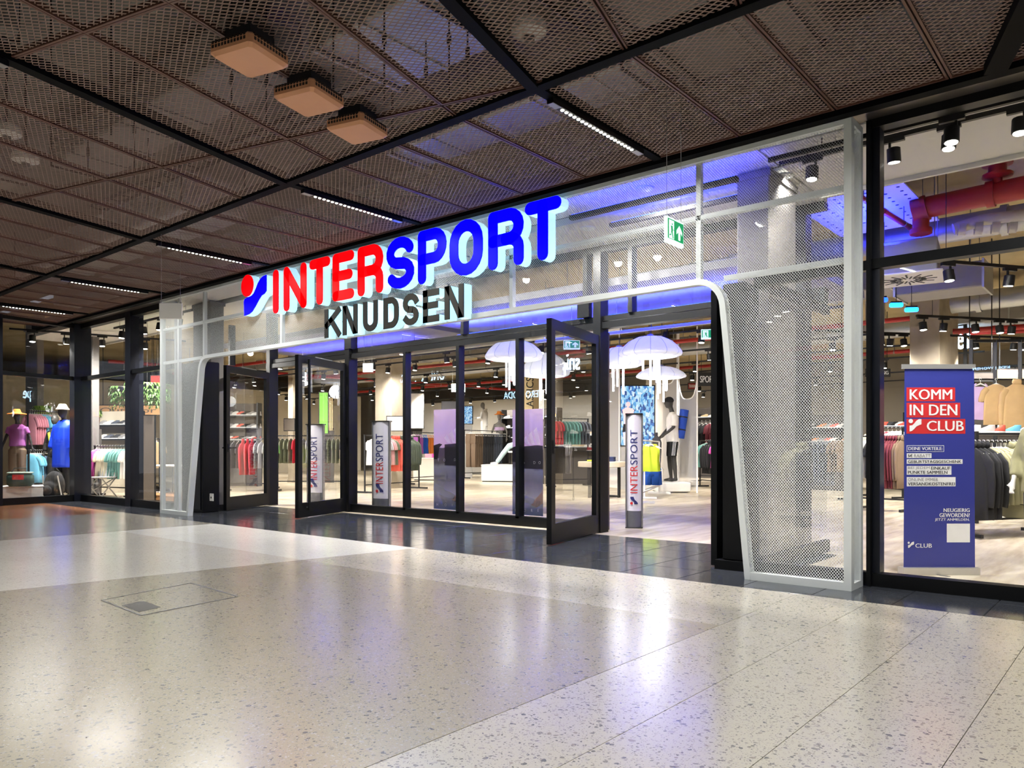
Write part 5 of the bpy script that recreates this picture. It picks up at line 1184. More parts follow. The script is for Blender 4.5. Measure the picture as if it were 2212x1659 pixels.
shelf_unit(wz(1500, 1032), wz(1620, 1034), [1.3, 1.7, 2.2], 'under the SPORTSTYLE board', ['white', 'black', 'beige'], 8, DKW)

# ================================================================== mannequins
def blob(name, shapes, m, parent, vox=.014, smooth=6):
    """limbs and trunk fused into one continuous skin"""
    b = B()
    for s in shapes: s(b)
    me = bpy.data.meshes.new(name); me.from_pydata(b.v, [], b.f); o = bpy.data.objects.new(name, me); COL.objects.link(o)
    md = o.modifiers.new('r', 'REMESH'); md.mode = 'VOXEL'; md.voxel_size = vox
    ms = o.modifiers.new('s', 'SMOOTH'); ms.iterations = smooth; ms.factor = .5
    dg = bpy.context.evaluated_depsgraph_get(); dg.update(); me2 = bpy.data.meshes.new_from_object(o.evaluated_get(dg)); bpy.data.objects.remove(o)
    me2.name = name; me2.materials.clear(); me2.polygons.foreach_set('use_smooth', [True]*len(me2.polygons))
    return obj(name, me2, m, parent)
def T(pts, rs, n=10): return lambda b: b.tube(pts, rs, n)
def E(c, rx, ry, rz_, n=12, m=8): return lambda b: b.add(*ringed([(c[2]+rz_*math.sin(-1.5+3.0*j/m), max(.004, rx*math.cos(-1.5+3.0*j/m)), max(.004, ry*math.cos(-1.5+3.0*j/m)), 0) for j in range(m+1)][::-1], n, 0, 0, (c[0], c[1])))
def hand(w, d, f=1):
    w, d = Vector(w), Vector(d).normalized(); s = d.cross(Vector((0, 0, 1))); s = s.normalized() if s.length > .1 else Vector((1, 0, 0)); out = [T([w, w+d*.05, w+d*.09], [.024, .032, .03], 8)]
    for k in range(4):
        q = w+d*.085+s*(k-1.5)*.017; out.append(T([q, q+d*(.035+.005*(k in (1, 2))), q+d*.06+Vector((0, 0, -.022))], [.0105, .010, .008], 6))
    q = w+d*.03+s*f*.028; out.append(T([q, q+s*f*.025+d*.03, q+s*f*.028+d*.055], [.012, .011, .009], 6))
    return out
SKIN_D = mat('mannequin_charcoal', (52, 50, 48), .5, var=.04); SKIN_L = mat('mannequin_white', (226, 222, 216), .55); SKIN_G = mat('mannequin_grey', (120, 116, 112), .55)
def trunk_body(lean=0, head_tilt=0, arms=None, legs=None, s=1, fem=False):
    k = .9 if fem else 1
    sh = [lambda b: b.add(*ringed([(.86, .07, .12, 0), (.93, .11*k, .165, 0), (1.03, .10*k, .155, 0), (1.13, .09*k, .135*k, 0), (1.28, .115*k, .17*k, 0), (1.42, .11*k, .19*k, 0), (1.49, .08*k, .17*k, 0), (1.54, .05, .07, 0)][::-1], 14)),
          T([(0, 0, 1.5), (.02+head_tilt*.3, 0, 1.6), (.03+head_tilt*.5, 0, 1.66)], [.06, .052, .05]),
          E((.05+head_tilt, 0, 1.745), .098, .076, .125), T([(.11+head_tilt, 0, 1.76), (.155+head_tilt, 0, 1.725), (.13+head_tilt, 0, 1.715)], [.014, .016, .012], 6),
          T([(.10+head_tilt, 0, 1.67), (.125+head_tilt, 0, 1.655)], [.035, .03], 8)]
    for s_ in (-1, 1):
        A = arms[0 if s_ < 0 else 1]; P = [Vector((0, s_*.175*k, 1.46)), Vector(A[0]), Vector(A[1])]
        sh.append(T([P[0], P[0]*.5+P[1]*.5, P[1], P[1]*.5+P[2]*.5, P[2]], [.058*k, .05*k, .04*k, .037*k, .026*k])); sh += hand(P[2], P[2]-P[1], -s_)
        Lg = legs[0 if s_ < 0 else 1]; Q = [Vector((0, s_*.09, .92)), Vector(Lg[0]), Vector(Lg[1])]
        sh.append(T([Q[0], Q[0]*.5+Q[1]*.5, Q[1], Q[1]*.6+Q[2]*.4, Q[2]], [.095, .08, .056, .056, .036])); f = Vector(Lg[2] if len(Lg) > 2 else (.17, 0, -.055)); sh.append(T([Q[2]+Vector((-.04, 0, -.03)), Q[2]+f*.5+Vector((0, 0, -.02)), Q[2]+f], [.036, .038, .024], 8))
    return sh
ARM_DN = lambda s: ((.0, s*.27, 1.2), (.07, s*.27, .98)); LEG_ST = lambda s, x=0: ((.02+x, s*.1, .5), (-.02+x, s*.105, .085))
# --- the mannequin in the doorway
pb = wz(1449, 1066); d0 = 18.1; PLH = .25; msc = 1.1
pl = empty('plinth', wz(1449, 1063), R(40), 'white rounded plinth under the doorway mannequin', 'plinth')
bb0 = B(); hw = 75/2*d0/FPX; bb0.cbox(-hw, hw, -.36, .36, .02, PLH, .025); bb0.build('body', mat('plinth_white', (232, 229, 224), .5, var=.02), pl, world=False); B().cbox(-hw+.04, hw-.04, -.3, .3, 0, .03, .02).build('recessed_foot', BLACKM, pl, world=False)
pc = pl.location.copy(); pc.z = PLH+.005
mq = empty('mannequin', pc+Vector((.02, .05, 0)), YAW+math.pi, 'charcoal mannequin in cap, white shirt and black shorts on the white plinth', 'mannequin'); mq.scale = (msc,)*3
ht = .03
arms = (((.03, -.27, 1.2), (.2, -.26, 1.02)), ((.03, .27, 1.2), (.22, .25, 1.04))); legs = (LEG_ST(-1, .03), LEG_ST(1, -.03))
blob('body', trunk_body(0, ht, arms, legs), SKIN_D, mq)
blob('cap', [E((.045+ht, 0, 1.80), .107, .088, .085), lambda b: b.box(-.05+ht, .14+ht, -.08, .08, 1.785, 1.80)], fab('black', 0), mq, .01, 3)
blob('shirt', [lambda b: b.add(*ringed([(.88, .14, .2, 0), (1.0, .135, .19, 0), (1.15, .125, .18, 0), (1.3, .135, .2, 0), (1.42, .13, .21, 0), (1.5, .09, .18, 0), (1.545, .06, .085, 0)][::-1], 16)), T([(0, -.16, 1.46), (.01, -.24, 1.3), (.02, -.265, 1.22)], [.08, .08, .075]), T([(0, .16, 1.46), (.01, .24, 1.3), (.02, .265, 1.22)], [.08, .08, .075])], fab('white', 0), mq, .013, 4)
blob('shorts', [lambda b: b.add(*ringed([(.8, .125, .18, 0), (.92, .13, .185, 0), (1.02, .115, .17, 0)][::-1], 14))]+[T([(0, s*.09, .88), (.02, s*.1, .62), (.02, s*.1, .56)], [.11, .1, .098], 12) for s in (-1, 1)], fab('black', 0), mq, .013, 3)
for k in range(3): B().bar((-.035+.028*k, .203, .9), (.0+.028*k, .2065, .58), .012, .008, (1, 0, 0)).build('side_stripe', INK_W, mq, world=False)
# rolled mat strapped on its back
fw = Vector((math.cos(mq.rotation_euler[2]), math.sin(mq.rotation_euler[2]), 0)); mp = mq.location-fw*.21*msc
mt = empty('exercise_mat', (mp.x, mp.y, pc.z+.98*msc), mq.rotation_euler[2], 'rolled royal blue mat strapped to the back of the mannequin', 'exercise mat')
MAT_B = mat('mat_blue', (26, 72, 178), .7); a, c = Vector((.05, 0, -.02)), Vector((-.06, 0, .68))
B().tube([a, a+(c-a)*.01, c-(c-a)*.01, c], [.095, .105, .105, .095], 20).build('roll', MAT_B, mt, True, world=False)
for t in (.3, .74): q = a+(c-a)*t; dd = (c-a).normalized(); B().tube([q-dd*.016, q+dd*.016], .109, 20).build('strap', BLACKM, mt, world=False)
B().tube([a+(c-a)*.74+Vector((.09, .06, 0)), (.2, .1, .56), (.3, .09, .4), (.16, .1, .2), a+(c-a)*.3+Vector((.09, .06, 0))], .012, 6).build('shoulder_strap', BLACKM, mt, world=False)
hp_ = mq.location+fw*.36*msc; hang((hp_.x, hp_.y, pc.z+1.07*msc), mq.rotation_euler[2]+.2, 'jacket', 'charcoal', 'charcoal jacket held on a hanger before the doorway mannequin', None, 1.0)
sp = pc+fw*.3+Vector((.1, -.12, 0)); o = shoe((sp.x, sp.y, PLH+.16), mq.rotation_euler[2], 'white', 'white slipper standing on its heel on the doorway plinth', None, 1.25); o.rotation_euler = (R(-70), 0, mq.rotation_euler[2]+.5)
# --- white hooded mannequin behind the fixed panes
def std_mannequin(loc, rz, skin, lb, sc, arms, parts, fem=False, legs=None, ht=0.0):
    r = empty('mannequin', loc, rz, lb, 'mannequin'); r.scale = (sc,)*3
    blob('body', trunk_body(0, ht, arms, legs or (LEG_ST(-1), LEG_ST(1)), fem=fem), skin, r, .018)
    for nm, sh, m in parts: blob(nm, sh, m, r, .018, 4)
    return r
def top_sh(z0=.95, w=1.0, sleeve=1.0, arms=None):
    s = [lambda b: b.add(*ringed([(z0, .13*w, .19*w, 0), (1.15, .12*w, .18*w, 0), (1.3, .135*w, .2*w, 0), (1.42, .13*w, .205*w, 0), (1.5, .09*w, .175*w, 0), (1.55, .065, .09, 0)][::-1], 16))]
    if arms:
        for sg, A in zip((-1, 1), arms):
            e, w_ = Vector(A[0]), Vector(A[1]); sh0 = Vector((0, sg*.16, 1.46)); pts = [sh0, sh0*.4+e*.6] if sleeve < 1 else [sh0, e, e*.2+w_*.8]; s.append(T(pts, [.08, .07] if sleeve < 1 else [.08, .062, .05]))
    return s
A1 = (((.06, -.26, 1.2), (.3, -.12, 1.22)), ((.06, .26, 1.2), (.3, .12, 1.2)))
TBL = mat('grey_gondola', (150, 146, 140), .6)
def gondola(p, rz, w, dp, h, lb, m=TBL, board=None):
    r = empty('display_block', p, rz, lb, 'display block'); B().cbox(-w/2, w/2, -dp/2, dp/2, .03, h-.03, .01).build('body', m, r, world=False); B().box(-w/2+.03, w/2-.03, -dp/2+.03, dp/2-.03, 0, .03).build('foot', BLACKM, r, world=False); B().cbox(-w/2-.01, w/2+.01, -dp/2-.01, dp/2+.01, h-.03, h, .008).build('top_board', board or m, r, world=False); return r
g = wz(1050, 1024); gondola(g, R(35), 1.5, .8, 1.15, 'tall grey display block carrying the white hooded mannequin')
std_mannequin((g.x-.1, g.y, 1.15), R(205), SKIN_G, 'grey mannequin in a white hooded sweater between the film posters', 1.0, A1, [('hoodie', top_sh(.85, 1.12, 1, A1)+[T([(-.04, -.1, 1.53), (-.08, 0, 1.56), (-.04, .1, 1.53)], [.05, .06, .05])], fab('white', 0)), ('trousers', [T([(0, s*.09, .9), (.02, s*.1, .5), (-.02, s*.105, .1)], [.12, .085, .06]) for s in (-1, 1)], fab('white', 0))], ht=.02)
p = wd_(1079, 905, 29); A2 = (ARM_DN(-1), ARM_DN(1))
std_mannequin((p.x, p.y, .45), R(-60), SKIN_G, 'small grey mannequin in pale swimwear and yellow hat between the film posters', 1.05, A2, [('swim_top', [lambda b: b.add(*ringed([(1.24, .13, .185, 0), (1.36, .13, .19, 0)][::-1], 14))], fab('lilac', 0)), ('swim_bottom', [lambda b: b.add(*ringed([(.84, .125, .17, 0), (.98, .125, .175, 0)][::-1], 14))], fab('lilac', 0)), ('straw_hat', [lambda b: b.add(*ringed([(1.8, .2, .19, 0), (1.82, .2, .19, 0), (1.83, .12, .1, 0), (1.93, .09, .08, 0)][::-1], 16, 0, 0, (.05, 0)))], fab('orange', 0))], True)
gondola((p.x, p.y, 0), R(-60), .7, .6, .5, 'low grey block under the swimwear mannequin')
# --- seated legs in pale jeans on the white bench
bn = wz(1080, 1040); gondola(bn, R(28), 1.05, .8, .55, 'white bench block between the film posters', mat('bench_white', (226, 222, 216), .5))
r = empty('leg_mannequin', (bn.x+.3, bn.y+.12, .55), R(215), 'pair of seated mannequin legs in pale blue jeans on the white bench', 'mannequin')
blob('jeans', [T([(-.3, s*.09, .66), (.0, s*.1, .6), (.2, s*.12, .36), (.4, s*.14, .08)], [.11, .095, .075, .06]) for s in (-1, 1)]+[E((-.32, 0, .66), .14, .19, .12)], mat('fabric_pale_jeans', (176, 200, 204), .85, var=.1), r, .018)
B().cbox(-.55, .02, -.28, .28, .38, .44, .01).tube([(-.3, 0, 0), (-.3, 0, .38)], .05, 10).build('seat_post', SKIN_L, r, world=False)
for s in (-1, 1): blob('shoe', [T([(.38, s*.12, .04), (.5, s*.13, .035), (.6, s*.13, .03)], [.045, .05, .035])], fab('white', 0), r, .012, 2)
# --- left window mannequins
w1 = wz(38, 1078); WP = mat('window_plinth_white', (226, 224, 220), .5)
gondola(wz(50, 1080.5), R(72), .7, .5, .3, 'white plinth in the far left window', WP)
A3 = (((-.02, -.27, 1.2), (.02, -.33, .97)), ((-.02, .27, 1.2), (.02, .33, .97)))
wp = wz(38, 1079)+Vector((0, 0, .3))
std_mannequin(wp, R(-35), SKIN_D, 'dark mannequin in purple top and sun hat in the far left window', .82, A3, [('purple_top', top_sh(.98, 1.02, .5, A3), fab('purple', 0)), ('grey_trousers', [lambda b: b.add(*ringed([(.8, .13, .18, 0), (1.0, .12, .17, 0)][::-1], 14))]+[T([(0, s*.09, .9), (.02, s*.1, .5), (-.02, s*.105, .12)], [.12, .1, .085]) for s in (-1, 1)], fab('brown', 0)), ('sun_hat', [lambda b: b.add(*ringed([(1.79, .24, .23, 0), (1.81, .23, .22, 0), (1.83, .12, .1, 0), (1.93, .08, .07, 0)][::-1], 16, 0, 0, (.05, 0)))], fab('orange', 0))], True)
# cooler bag on the plinth
cb_ = wz(40, 1066)+Vector((.35, -.15, 0)); cb_.z = .335
cbp = wz(44, 1082.5); r = empty('cooler_bag', (cbp.x, cbp.y, .3), R(55), 'dark green cooler bag with red patch on the white window plinth', 'bag')
r.scale = (.85, .85, .85); b = B(); b.cbox(-.26, .26, -.15, .15, 0, .3, .05); b.build('body', mat('bag_green', (52, 82, 76), .6), r, True, world=False, sharp=50); B().cbox(-.25, .25, -.14, .14, .3, .34, .02).build('lid', mat('bag_pale_green', (150, 172, 160), .6), r, world=False); B().box(-.12, .12, -.155, -.15, .16, .28).build('patch', INK_R, r, world=False); B().tube([(-.15, -.1, .33), (-.12, 0, .43), (.12, 0, .43), (.15, -.1, .33)], .012, 6).build('handle', BLACKM, r, world=False)
# blue jacket mannequin and backpack
w2 = wz(140, 1076); std_mannequin((w2.x, w2.y, 0), R(-70), SKIN_D, 'dark mannequin in long royal blue coat and pale cap behind the corner post', 1.06, A2, [('blue_coat', [lambda b: b.add(*ringed([(.62, .2, .27, 0), (.9, .19, .26, 0), (1.2, .18, .26, 0), (1.42, .15, .25, 0), (1.52, .1, .18, 0), (1.58, .08, .1, 0)][::-1], 16))]+[T([(0, s*.18, 1.47), (.0, s*.29, 1.2), (.05, s*.3, 1.0)], [.09, .085, .075]) for s in (-1, 1)], mat('coat_royal_blue', (14, 66, 226), .55)), ('cap', [lambda b: b.add(*ringed([(1.78, .14, .12, 0), (1.8, .13, .11, 0), (1.81, .11, .09, 0), (1.9, .07, .06, 0)][::-1], 16, 0, 0, (.05, 0)))], fab('cream', 0)), ('trousers', [T([(0, s*.09, .9), (.02, s*.1, .5), (-.02, s*.105, .1)], [.12, .09, .07]) for s in (-1, 1)], fab('black', 0))])
w3 = wz(118, 1079); r = empty('backpack', (w3.x, w3.y, 0), R(-60), 'black and grey trekking backpack on the floor of the far left window', 'backpack')
blob('body', [E((0, 0, .3), .16, .22, .3), E((.14, 0, .2), .1, .17, .18)], fab('black', 0), r, .02); blob('pocket', [E((.19, 0, .2), .06, .13, .12)], fab('charcoal', 0), r, .016); B().tube([(-.1, -.08, .52), (-.05, 0, .64), (-.1, .08, .52)], .014, 6).build('haul_loop', BLACKM, r, world=False)
for s in (-1, 1): B().bar((.05, s*.2, .1), (.12, s*.17, .5), .03, .012).build('strap', fab('lightgrey', 0), r, world=False)
w4 = wz(105, 1072); std_mannequin((w4.x-.1, w4.y+.2, 0), R(-60), SKIN_D, 'dark mannequin in black clothing with yellow strap in the far left window', .98, A2, [('black_jacket', top_sh(.9, 1.1, 1, A2), fab('black', 0)), ('black_trousers', [T([(0, s*.09, .9), (.02, s*.1, .5), (-.02, s*.105, .1)], [.13, .1, .08]) for s in (-1, 1)], fab('black', 0)), ('yellow_strap', [T([(.12, -.1, 1.45), (.15, -.02, 1.2), (.13, .05, .95)], [.035, .04, .035])], fab('neon', 0))])
# --- sand-coloured jacket mannequin at the right picture edge
w5 = wz(2262, 1236); A5 = (((-.03, -.28, 1.17), (.12, -.27, .95)), ((-.03, .28, 1.17), (.12, .27, .95)))
std_mannequin((w5.x, w5.y, 0), R(-100), SKIN_L, 'mannequin in a sand coloured jacket at the right picture edge', .82, A5, [('sand_jacket', top_sh(.82, 1.25, 1, A5), fab('khaki', 0)), ('trousers', [T([(0, s*.09, .9), (.02, s*.1, .5), (-.02, s*.105, .1)], [.13, .1, .07]) for s in (-1, 1)], fab('charcoal', 0)), ('shoes', [T([(-.06, s*.105, .05), (.06, s*.11, .055), (.18, s*.12, .045)], [.05, .06, .045]) for s in (-1, 1)], fab('white', 0))])

# ================================================================== tables, screens, boards, plants
tb = wz(1300, 1074); r = empty('round_table', tb, 0, 'round pale wooden table with black legs inside the doorway', 'table')
B().lathe([(.50, .66), (.52, .67), (.52, .77), (.50, .78)], (0, 0, 0), 36).build('top', mat('pale_wood', (222, 206, 178), .5, var=.08, scale=6), r, True, world=False, sharp=50)
for a in (20, 140, 260): B().bar((.38*math.cos(R(a)), .38*math.sin(R(a)), 0), (.38*math.cos(R(a)), .38*math.sin(R(a)), .67), .05, .05).build('leg', BLACKM, r, world=False)
B().tube([(.38*math.cos(R(a)), .38*math.sin(R(a)), .03) for a in (20, 140, 260, 20)], .02, 6).build('floor_bar', BLACKM, r, world=False)
r = empty('bust_stand', wz(1302, 1050), 0, 'black cap on a stand behind the round table', 'cap stand'); blob('cap', [E((0, 0, 1.2), .12, .1, .09), lambda b: b.box(.0, .2, -.07, .07, 1.15, 1.17)], fab('black', 0), r, .012, 3); B().tube([(0, 0, 0), (0, 0, 1.15)], .015, 8).build('pole', STEEL, r, world=False); B().lathe([(.14, 0), (.14, .02), (.02, .03)], (0, 0, 0), 16).build('base', STEEL, r, world=False)
for i, (dx, dy, col, lb) in enumerate([(.1, .1, 'navy', 'folded navy shirts on the round table'), (-.15, -.05, 'neon', 'folded neon yellow shirt on the round table')]):
    r = empty('folded_shirt', (tb.x+dx, tb.y+dy, .78), R(20+30*i), lb, 'folded shirt')
    for k in range(3 if i == 0 else 1): B().cbox(-.15, .15, -.11, .11, .035*k, .035*k+.034, .012).build('fold', FAB[col], r, world=False)
# LED picture wall
def screen_mat(name, cols, em, sc):
    m = bpy.data.materials.new(name); m.use_nodes = True; nt = m.node_tree; N = nt.nodes.new; L = nt.links.new; p = nt.nodes['Principled BSDF']; tc = N('ShaderNodeTexCoord'); mp_ = N('ShaderNodeMapping'); mp_.inputs['Scale'].default_value = sc; L(tc.outputs['Generated'], mp_.inputs[0])
    br = N('ShaderNodeTexVoronoi'); br.distance = 'CHEBYCHEV'; br.inputs['Scale'].default_value = 6; L(mp_.outputs[0], br.inputs['Vector']); sp_ = N('ShaderNodeSeparateColor'); L(br.outputs['Color'], sp_.inputs[0]); cr = N('ShaderNodeValToRGB'); cr.color_ramp.interpolation = 'CONSTANT'
    while len(cr.color_ramp.elements) < len(cols): cr.color_ramp.elements.new(.5)
    for i, c in enumerate(cols): cr.color_ramp.elements[i].position = i/len(cols); cr.color_ramp.elements[i].color = (*lin(c), 1)
    L(sp_.outputs[0], cr.inputs[0]); L(cr.outputs[0], p.inputs['Emission Color']); p.inputs['Emission Strength'].default_value = em; p.inputs['Base Color'].default_value = (.02, .02, .02, 1); return m
SCR = screen_mat('screen_picture', [(150, 205, 240), (90, 165, 225), (200, 232, 250), (60, 120, 200), (120, 190, 235), (40, 80, 150), (170, 220, 245), (225, 242, 252)], 1.0, (3, 1, 3))
def screen(px0, px1, py0, py1, d, lb, m=SCR, emb=True, stand=True):
    c = wd_((px0+px1)/2, (py0+py1)/2, d); w, h = (px1-px0)*d/FPX, (py1-py0)*d/FPX; z0 = c.z-h/2
    r = empty('led_screen', (c.x, c.y, 0), YAW, lb, 'screen'); B().box(-w/2, w/2, -.01, .0, z0, z0+h).build('picture', m, r, world=False); B().box(-w/2-.03, w/2+.03, 0, .08, z0-.03, z0+h+.03).build('frame', BLACKM, r, world=False); B().box(-w/2, w/2, .0, .1, 0, z0).build('stand', mat('screen_stand', (190, 188, 184), .6), r, world=False); return r, w, h, z0
sc_, sw_, sh_, sz = screen(1341, 1413, 834, 962, 20.0, 'tall blue LED picture wall behind the doorway mannequin')
pf = mat('picture_figure', (230, 190, 190), .5, emit=.8, ecol=(240, 196, 196)); pk = mat('picture_dark', (30, 30, 40), .5)
def pic(name, pts, m): o = B().add([(x*sw_, -.012, sz+z*sh_) for x, z in pts], [tuple(range(len(pts)))]).build(name, m, sc_, world=False); flip_fix(o)
pic('figure_head', [(-.28+.07*math.cos(i*.7), .69+.045*math.sin(i*.7)) for i in range(9)], pf); pic('figure_torso', [(-.46, .6), (-.3, .65), (-.1, .6), (-.14, .48), (-.2, .36), (-.4, .36), (-.42, .5)], pf); pic('figure_shorts', [(-.42, .36), (-.18, .36), (-.14, .22), (-.3, .24), (-.46, .22)], pk); pic('figure_legs', [(-.44, .22), (-.3, .22), (-.34, .0), (-.4, .0)], pf)
screen(1000, 1020, 878, 915, 28, 'small blue picture screen left of the hooded mannequin')
screen(412, 440, 836, 920, 15.6, 'bright blue picture panel beside the left portal leg')
r_, w_, h_, z_ = screen(411, 441, 920, 962, 15.5, 'pale blue information panel lettered BESSER beside the left portal leg', mat('pale_panel', (205, 228, 246), .5, emit=.75, ecol=(205, 228, 246)))
text('lettering', 'inspirieren', INK_N, r_, wd_(413, 936, 15.48), cR, UP, 26*15.5/FPX, None, 0, 1, .012); text('lettering', 'zu BESSER', INK_N, r_, wd_(413, 948, 15.48), cR, UP, 26*15.5/FPX, None, .02, 1, .012)
# pictures, boards and section names on the walls
def board(px0, px1, py0, py1, d, m, lb, s=None, sm=None, name='wall_picture', cat='picture', frame=True, pole=True):
    c = wd_((px0+px1)/2, (py0+py1)/2, d); w, h = (px1-px0)*d/FPX, (py1-py0)*d/FPX
    r = empty(name, (c.x, c.y, c.z-h/2), YAW, lb, cat); B().box(-w/2, w/2, 0, .03, 0, h).build('panel', m, r, world=False)
    b = B().box(-w/2-.02, w/2+.02, .0, .04, -.02, 0).box(-w/2-.02, w/2+.02, 0, .04, h, h+.02).box(-w/2-.02, -w/2, 0, .04, 0, h).box(w/2, w/2+.02, 0, .04, 0, h); b.build('frame', BLACKM, r, world=False)
    if pole: B().bar((-w*.4, .02, h), (-w*.4, .02, ZS-(c.z-h/2)), .012).bar((w*.4, .02, h), (w*.4, .02, ZS-(c.z-h/2)), .012).build('suspension', BLACKM, r, world=False)
    if s: text('lettering', s, sm or INK_W, r, Vector((c.x, c.y, c.z-h/2))+cR*(-w*.44)+UP*(h*.22), cR, UP, w*.88, h*.55, .02, 1, .004)
    return r
DKB = mat('dark_board', (36, 34, 34), .6); LTB = mat('light_board', (226, 218, 208), .7)
board(1508, 1580, 806, 832, 22, DKB, 'dark hanging board lettered SPORTSTYLE at the right of the doorway', 'SPORTSTYLE', None, 'section_board', 'sign')
board(1487, 1506, 828, 840, 25, mat('red_board', (150, 40, 40), .6), 'small red hanging board lettered TRAINING behind the doorway', 'TRAINING', None, 'section_board', 'sign')
board(1872, 1922, 798, 812, 19, DKB, 'dark hanging board lettered RUNNING left of the blue banner', 'RUNNING', None, 'section_board', 'sign')
board(2090, 2150, 806, 822, 12.4, DKW, 'brown fascia board above the lilac top', None, None, 'section_board', 'sign')
board(2152, 2240, 798, 818, 12.6, mat('rust_board', (168, 128, 98), .7), 'rust coloured fascia board with running shop name', 'wear', None, 'section_board', 'sign')
board(880, 915, 850, 925, 26, mat('poster_pale', (214, 206, 198), .7), 'tall pale sports poster left of the first film poster', None, None, pole=False)
board(955, 985, 868, 900, 27, mat('poster_dark', (64, 62, 66), .7), 'dark square poster above the first film poster', None, None, pole=False)
board(614, 636, 905, 930, 23, mat('poster_grey', (120, 110, 100), .7), 'small picture on the concrete column behind the left doors', None, None, pole=False)
board(690, 708, 848, 936, 20, mat('poster_green', (120, 190, 70), .7), 'narrow green vertical panel behind the door with pull bar', None, None, pole=False)
board(836, 876, 900, 930, 19.8, LTB, 'pale printed board before the broad concrete column', None, None, pole=False)
board(300, 333, 898, 1080, 15.2, mat('poster_brown', (88, 78, 70), .7), 'tall dark brown poster behind the narrow left window', None, None, pole=False)
board(208, 345, 876, 896, 20, mat('slatted_orange', (196, 150, 104), .7), 'orange slatted fascia lettered Outdoor inside the left window', 'Outdoor', mat('print_brown', (96, 84, 72), .6), 'section_board', 'sign')
board(326, 345, 812, 832, 19, mat('red_cube', (200, 50, 46), .7), 'small red hanging sign in the left window', None, None, 'section_board', 'sign')
p = wd_(1143, 903, 20.9); r = empty('column_lettering', (p.x, p.y, p.z), 0, 'vertical lettering CLASSICS on the concrete column', 'lettering'); text('lettering', 'CLASSICS', BLACKM, r, p+cR*.12, UP, -cR, 1.1, .2, .02, 1.1, .0)
# wooden slat screens
for (px0, px1, py0, py1, d, lb, n) in ((1158, 1176, 842, 905, 23, 'pale wooden slat screen behind the door leaf with lever handle', 6), (700, 720, 860, 930, 24, 'pale wooden slat screen behind the door with pull bar', 6)):
    c = wd_((px0+px1)/2, py1, d); w, h = (px1-px0)*d/FPX, (py1-py0)*d/FPX; r = empty('slat_screen', c, YAW, lb, 'slat screen')
    for k in range(n): B().box(-w/2+w*k/n, -w/2+w*(k+.55)/n, 0, .05, 0, h).build('slat', mat('slat_wood', (206, 180, 136), .6), r, world=False)
    B().box(-w/2, w/2, .05, .07, .02, .08).box(-w/2, w/2, .05, .07, h-.08, h-.02).build('cross_bar', BLACKM, r, world=False); B().box(-w/2, w/2, .05, .1, -c.z, 0).build('base', DKW, r, world=False)
# white wing-shaped display frames beside the mannequin
FABM = bpy.data.materials.new('white_net'); FABM.use_nodes = True; nt = FABM.node_tree; tr = nt.nodes.new('ShaderNodeBsdfTransparent'); mx = nt.nodes.new('ShaderNodeMixShader'); mx.inputs[0].default_value = .42; nt.nodes['Principled BSDF'].inputs['Base Color'].default_value = (.85, .84, .86, 1); nt.links.new(tr.outputs[0], mx.inputs[1]); nt.links.new(nt.nodes['Principled BSDF'].outputs[0], mx.inputs[2]); nt.links.new(mx.outputs[0], nt.nodes['Material Output'].inputs[0])
def wing(pxa, pxb, pyb, pyt, sag, lb, dA, dB):
    A, C = wd_(pxa, 970, dA), wd_(pxb, 970, dB); A.z = C.z = 0; zt = CAMZ+(970-pyt)/FPX*(dA+dB)/2; zs = CAMZ+(970-sag)/FPX*(dA+dB)/2
    r = empty('net_screen', A, 0, lb, 'net screen'); top = []
    for i in range(13): t = i/12; top.append(A+(C-A)*t+Vector((0, 0, zs+(zt*.0+.45)*((2*t-1)**4))))
    for q, z in ((A, zt), (C, zt)): B().tube([q, q+Vector((0, 0, z))], .02, 8).build('pole', RW_, r)
    B().tube(top, .016, 8).build('top_curve', RW_, r)
    B().add([A+(C-A)*(i/12)+Vector((0, 0, .05)) for i in range(13)]+top, [(i, i+1, 14+i, 13+i) for i in range(12)]).build('net', FABM, r)
wing(1466, 1506, 1070, 712, 862, 'white net screen with curved top behind the mannequin', 19.3, 18.3)
wing(1300, 1338, 1040, 725, 806, 'wide white net screen left of the picture wall', 20.5, 19.6)
wing(1418, 1463, 1040, 725, 830, 'white net screen between picture wall and mannequin', 20.6, 19.6)
